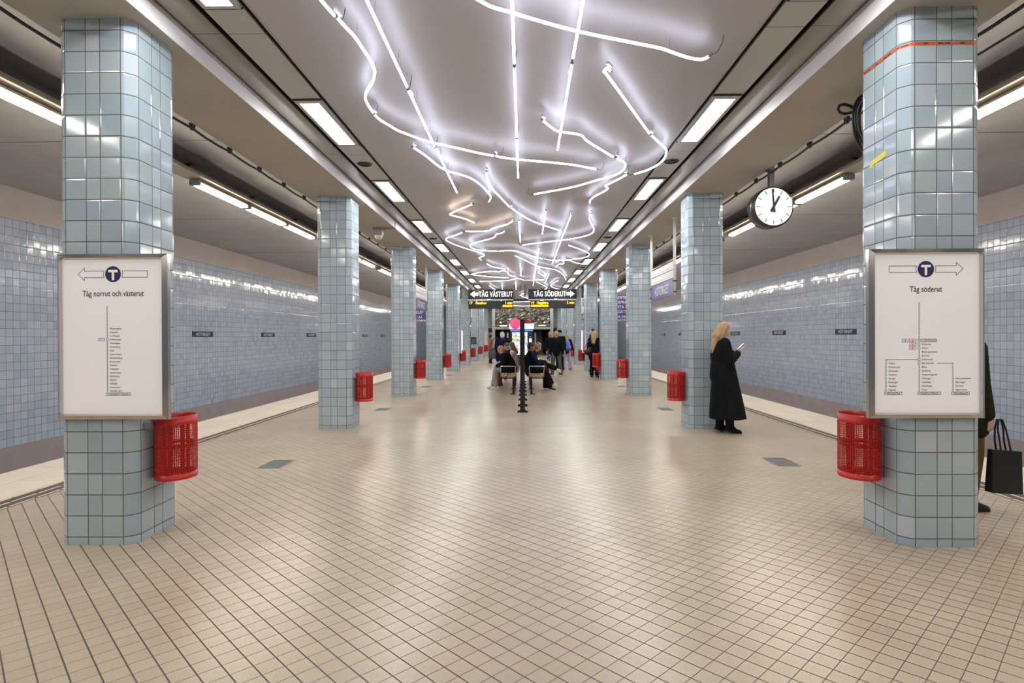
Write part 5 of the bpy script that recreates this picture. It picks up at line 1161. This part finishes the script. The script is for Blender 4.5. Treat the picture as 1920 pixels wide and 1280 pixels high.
human('person in a dark cap facing the group at the right', (1.60, 24.9, 0), 255, dict(), top=C_BLK, low=C_BLK, hair=H_DARK, cap_=C_BLK, scale=1.03, vox=.016)
human('person in dark clothes partly hidden left of the black jacket wearer', (1.22, 25.6, 0), 300, dict(), top=C_BLK, low=C_BLUE, hair=H_LBROWN, style='short', scale=.99, vox=.016, skin=M_SKIN2)
human('person in a purple coat with long light hair beside the blue backpack', (1.72, 26.9, 0), 230, dict(), top=C_PURP, low=C_BLK, hair=H_LBROWN, style='long', scale=.93, coat='half', vox=.016)
human('person with long brown hair and pale blue wide jeans, seen from behind', (1.98, 26.1, 0), 92, dict(kn=(.13, .0, .48), an=(.16, -.02, .09), wr=(.27, .06, .93), el=(.26, -.02, 1.12)), top=C_PLUM, low=C_JEAN, hair=H_LBROWN, style='long', scale=.94, flare=.045, vox=.015)
root = empty('backpack', (1.97, 25.87, .86), 0, 'bright blue rounded backpack worn by the person in pale jeans', 'backpack')
mb = MB(); mb.ell((0, -.02, .22), (.155, .105, .25)); mb.ell((0, -.07, .13), (.13, .07, .13)); blob('pack_body', mb, mat('blue nylon', (.06, .20, .62), .5), root, .01, 2)
for s in (-1, 1):
    mb = MB(); mb.tube([(s * .09, .07, .42), (s * .10, .16, .47), (s * .12, .20, .40)], .018, 6); mb.obj('strap', M_RUB, root)
mb = MB(); mb.tube([(.14 * math.cos(a), -.02 + .10 * math.sin(a), .03) for a in [2 * PI * i / 20 for i in range(21)]], .03, 6); mb.obj('dark_base', M_RUB, root)
human('person with long blond hair and black coat beside the fourth right column', (2.63, 21.35, 0), 70, dict(), top=C_BLK, low=C_BLK, hair=H_BLOND, style='long', scale=.98, bulk=1.12, coat='half', flare=.02)
root = empty('handbag', (2.38, 21.2, .80), .3, 'slouchy black bag on the blond person by the fourth right column', 'bag')
mb = MB(); mb.ell((0, 0, .10), (.16, .08, .11), Matrix.Rotation(.5, 4, 'Y')); mb.ell((.08, 0, .17), (.10, .07, .12)); blob('bag_body', mb, mat('soft black leather', (.012, .011, .012), .35), root, .012, 2); mb = MB(); mb.tube([(-.12, 0, .26), (-.02, -.02, .46), (.13, 0, .58), (.22, .02, .50), (.15, .02, .26)], .012, 6); mb.obj('strap', M_RUB, root)
human('dark-clothed person with black hair leaning by the fifth right column, behind the blond one', (2.98, 24.75, 0), 200, dict(), top=C_BLK, low=C_BLK, hair=H_DARK, scale=1.06, vox=.016, sole=M_SOLE)
root = empty('suitcase', (2.92, 21.0, 0), 0, 'bright red rounded case standing half behind the fourth right column', 'suitcase')
mb = MB(); mb.ell((0, 0, .50), (.30, .16, .47)); mb.cap((.05, 0, .2), (.08, 0, .6), .15, .15); blob('case_shell', mb, mat('red case', (.50, .004, .006), .4), root, .014, 3)
mb = MB(); mb.tube([(-.07, .05, .90), (-.07, .05, .98), (.07, .05, .98), (.07, .05, .90)], .012, 6); mb.obj('handle', M_RUB, root)
for x in (-.18, .18):
    mb = MB(); mb.tube([(x, -.02, .03), (x, .02, .03)], .03, 10); mb.obj('wheel', M_RUB, root)
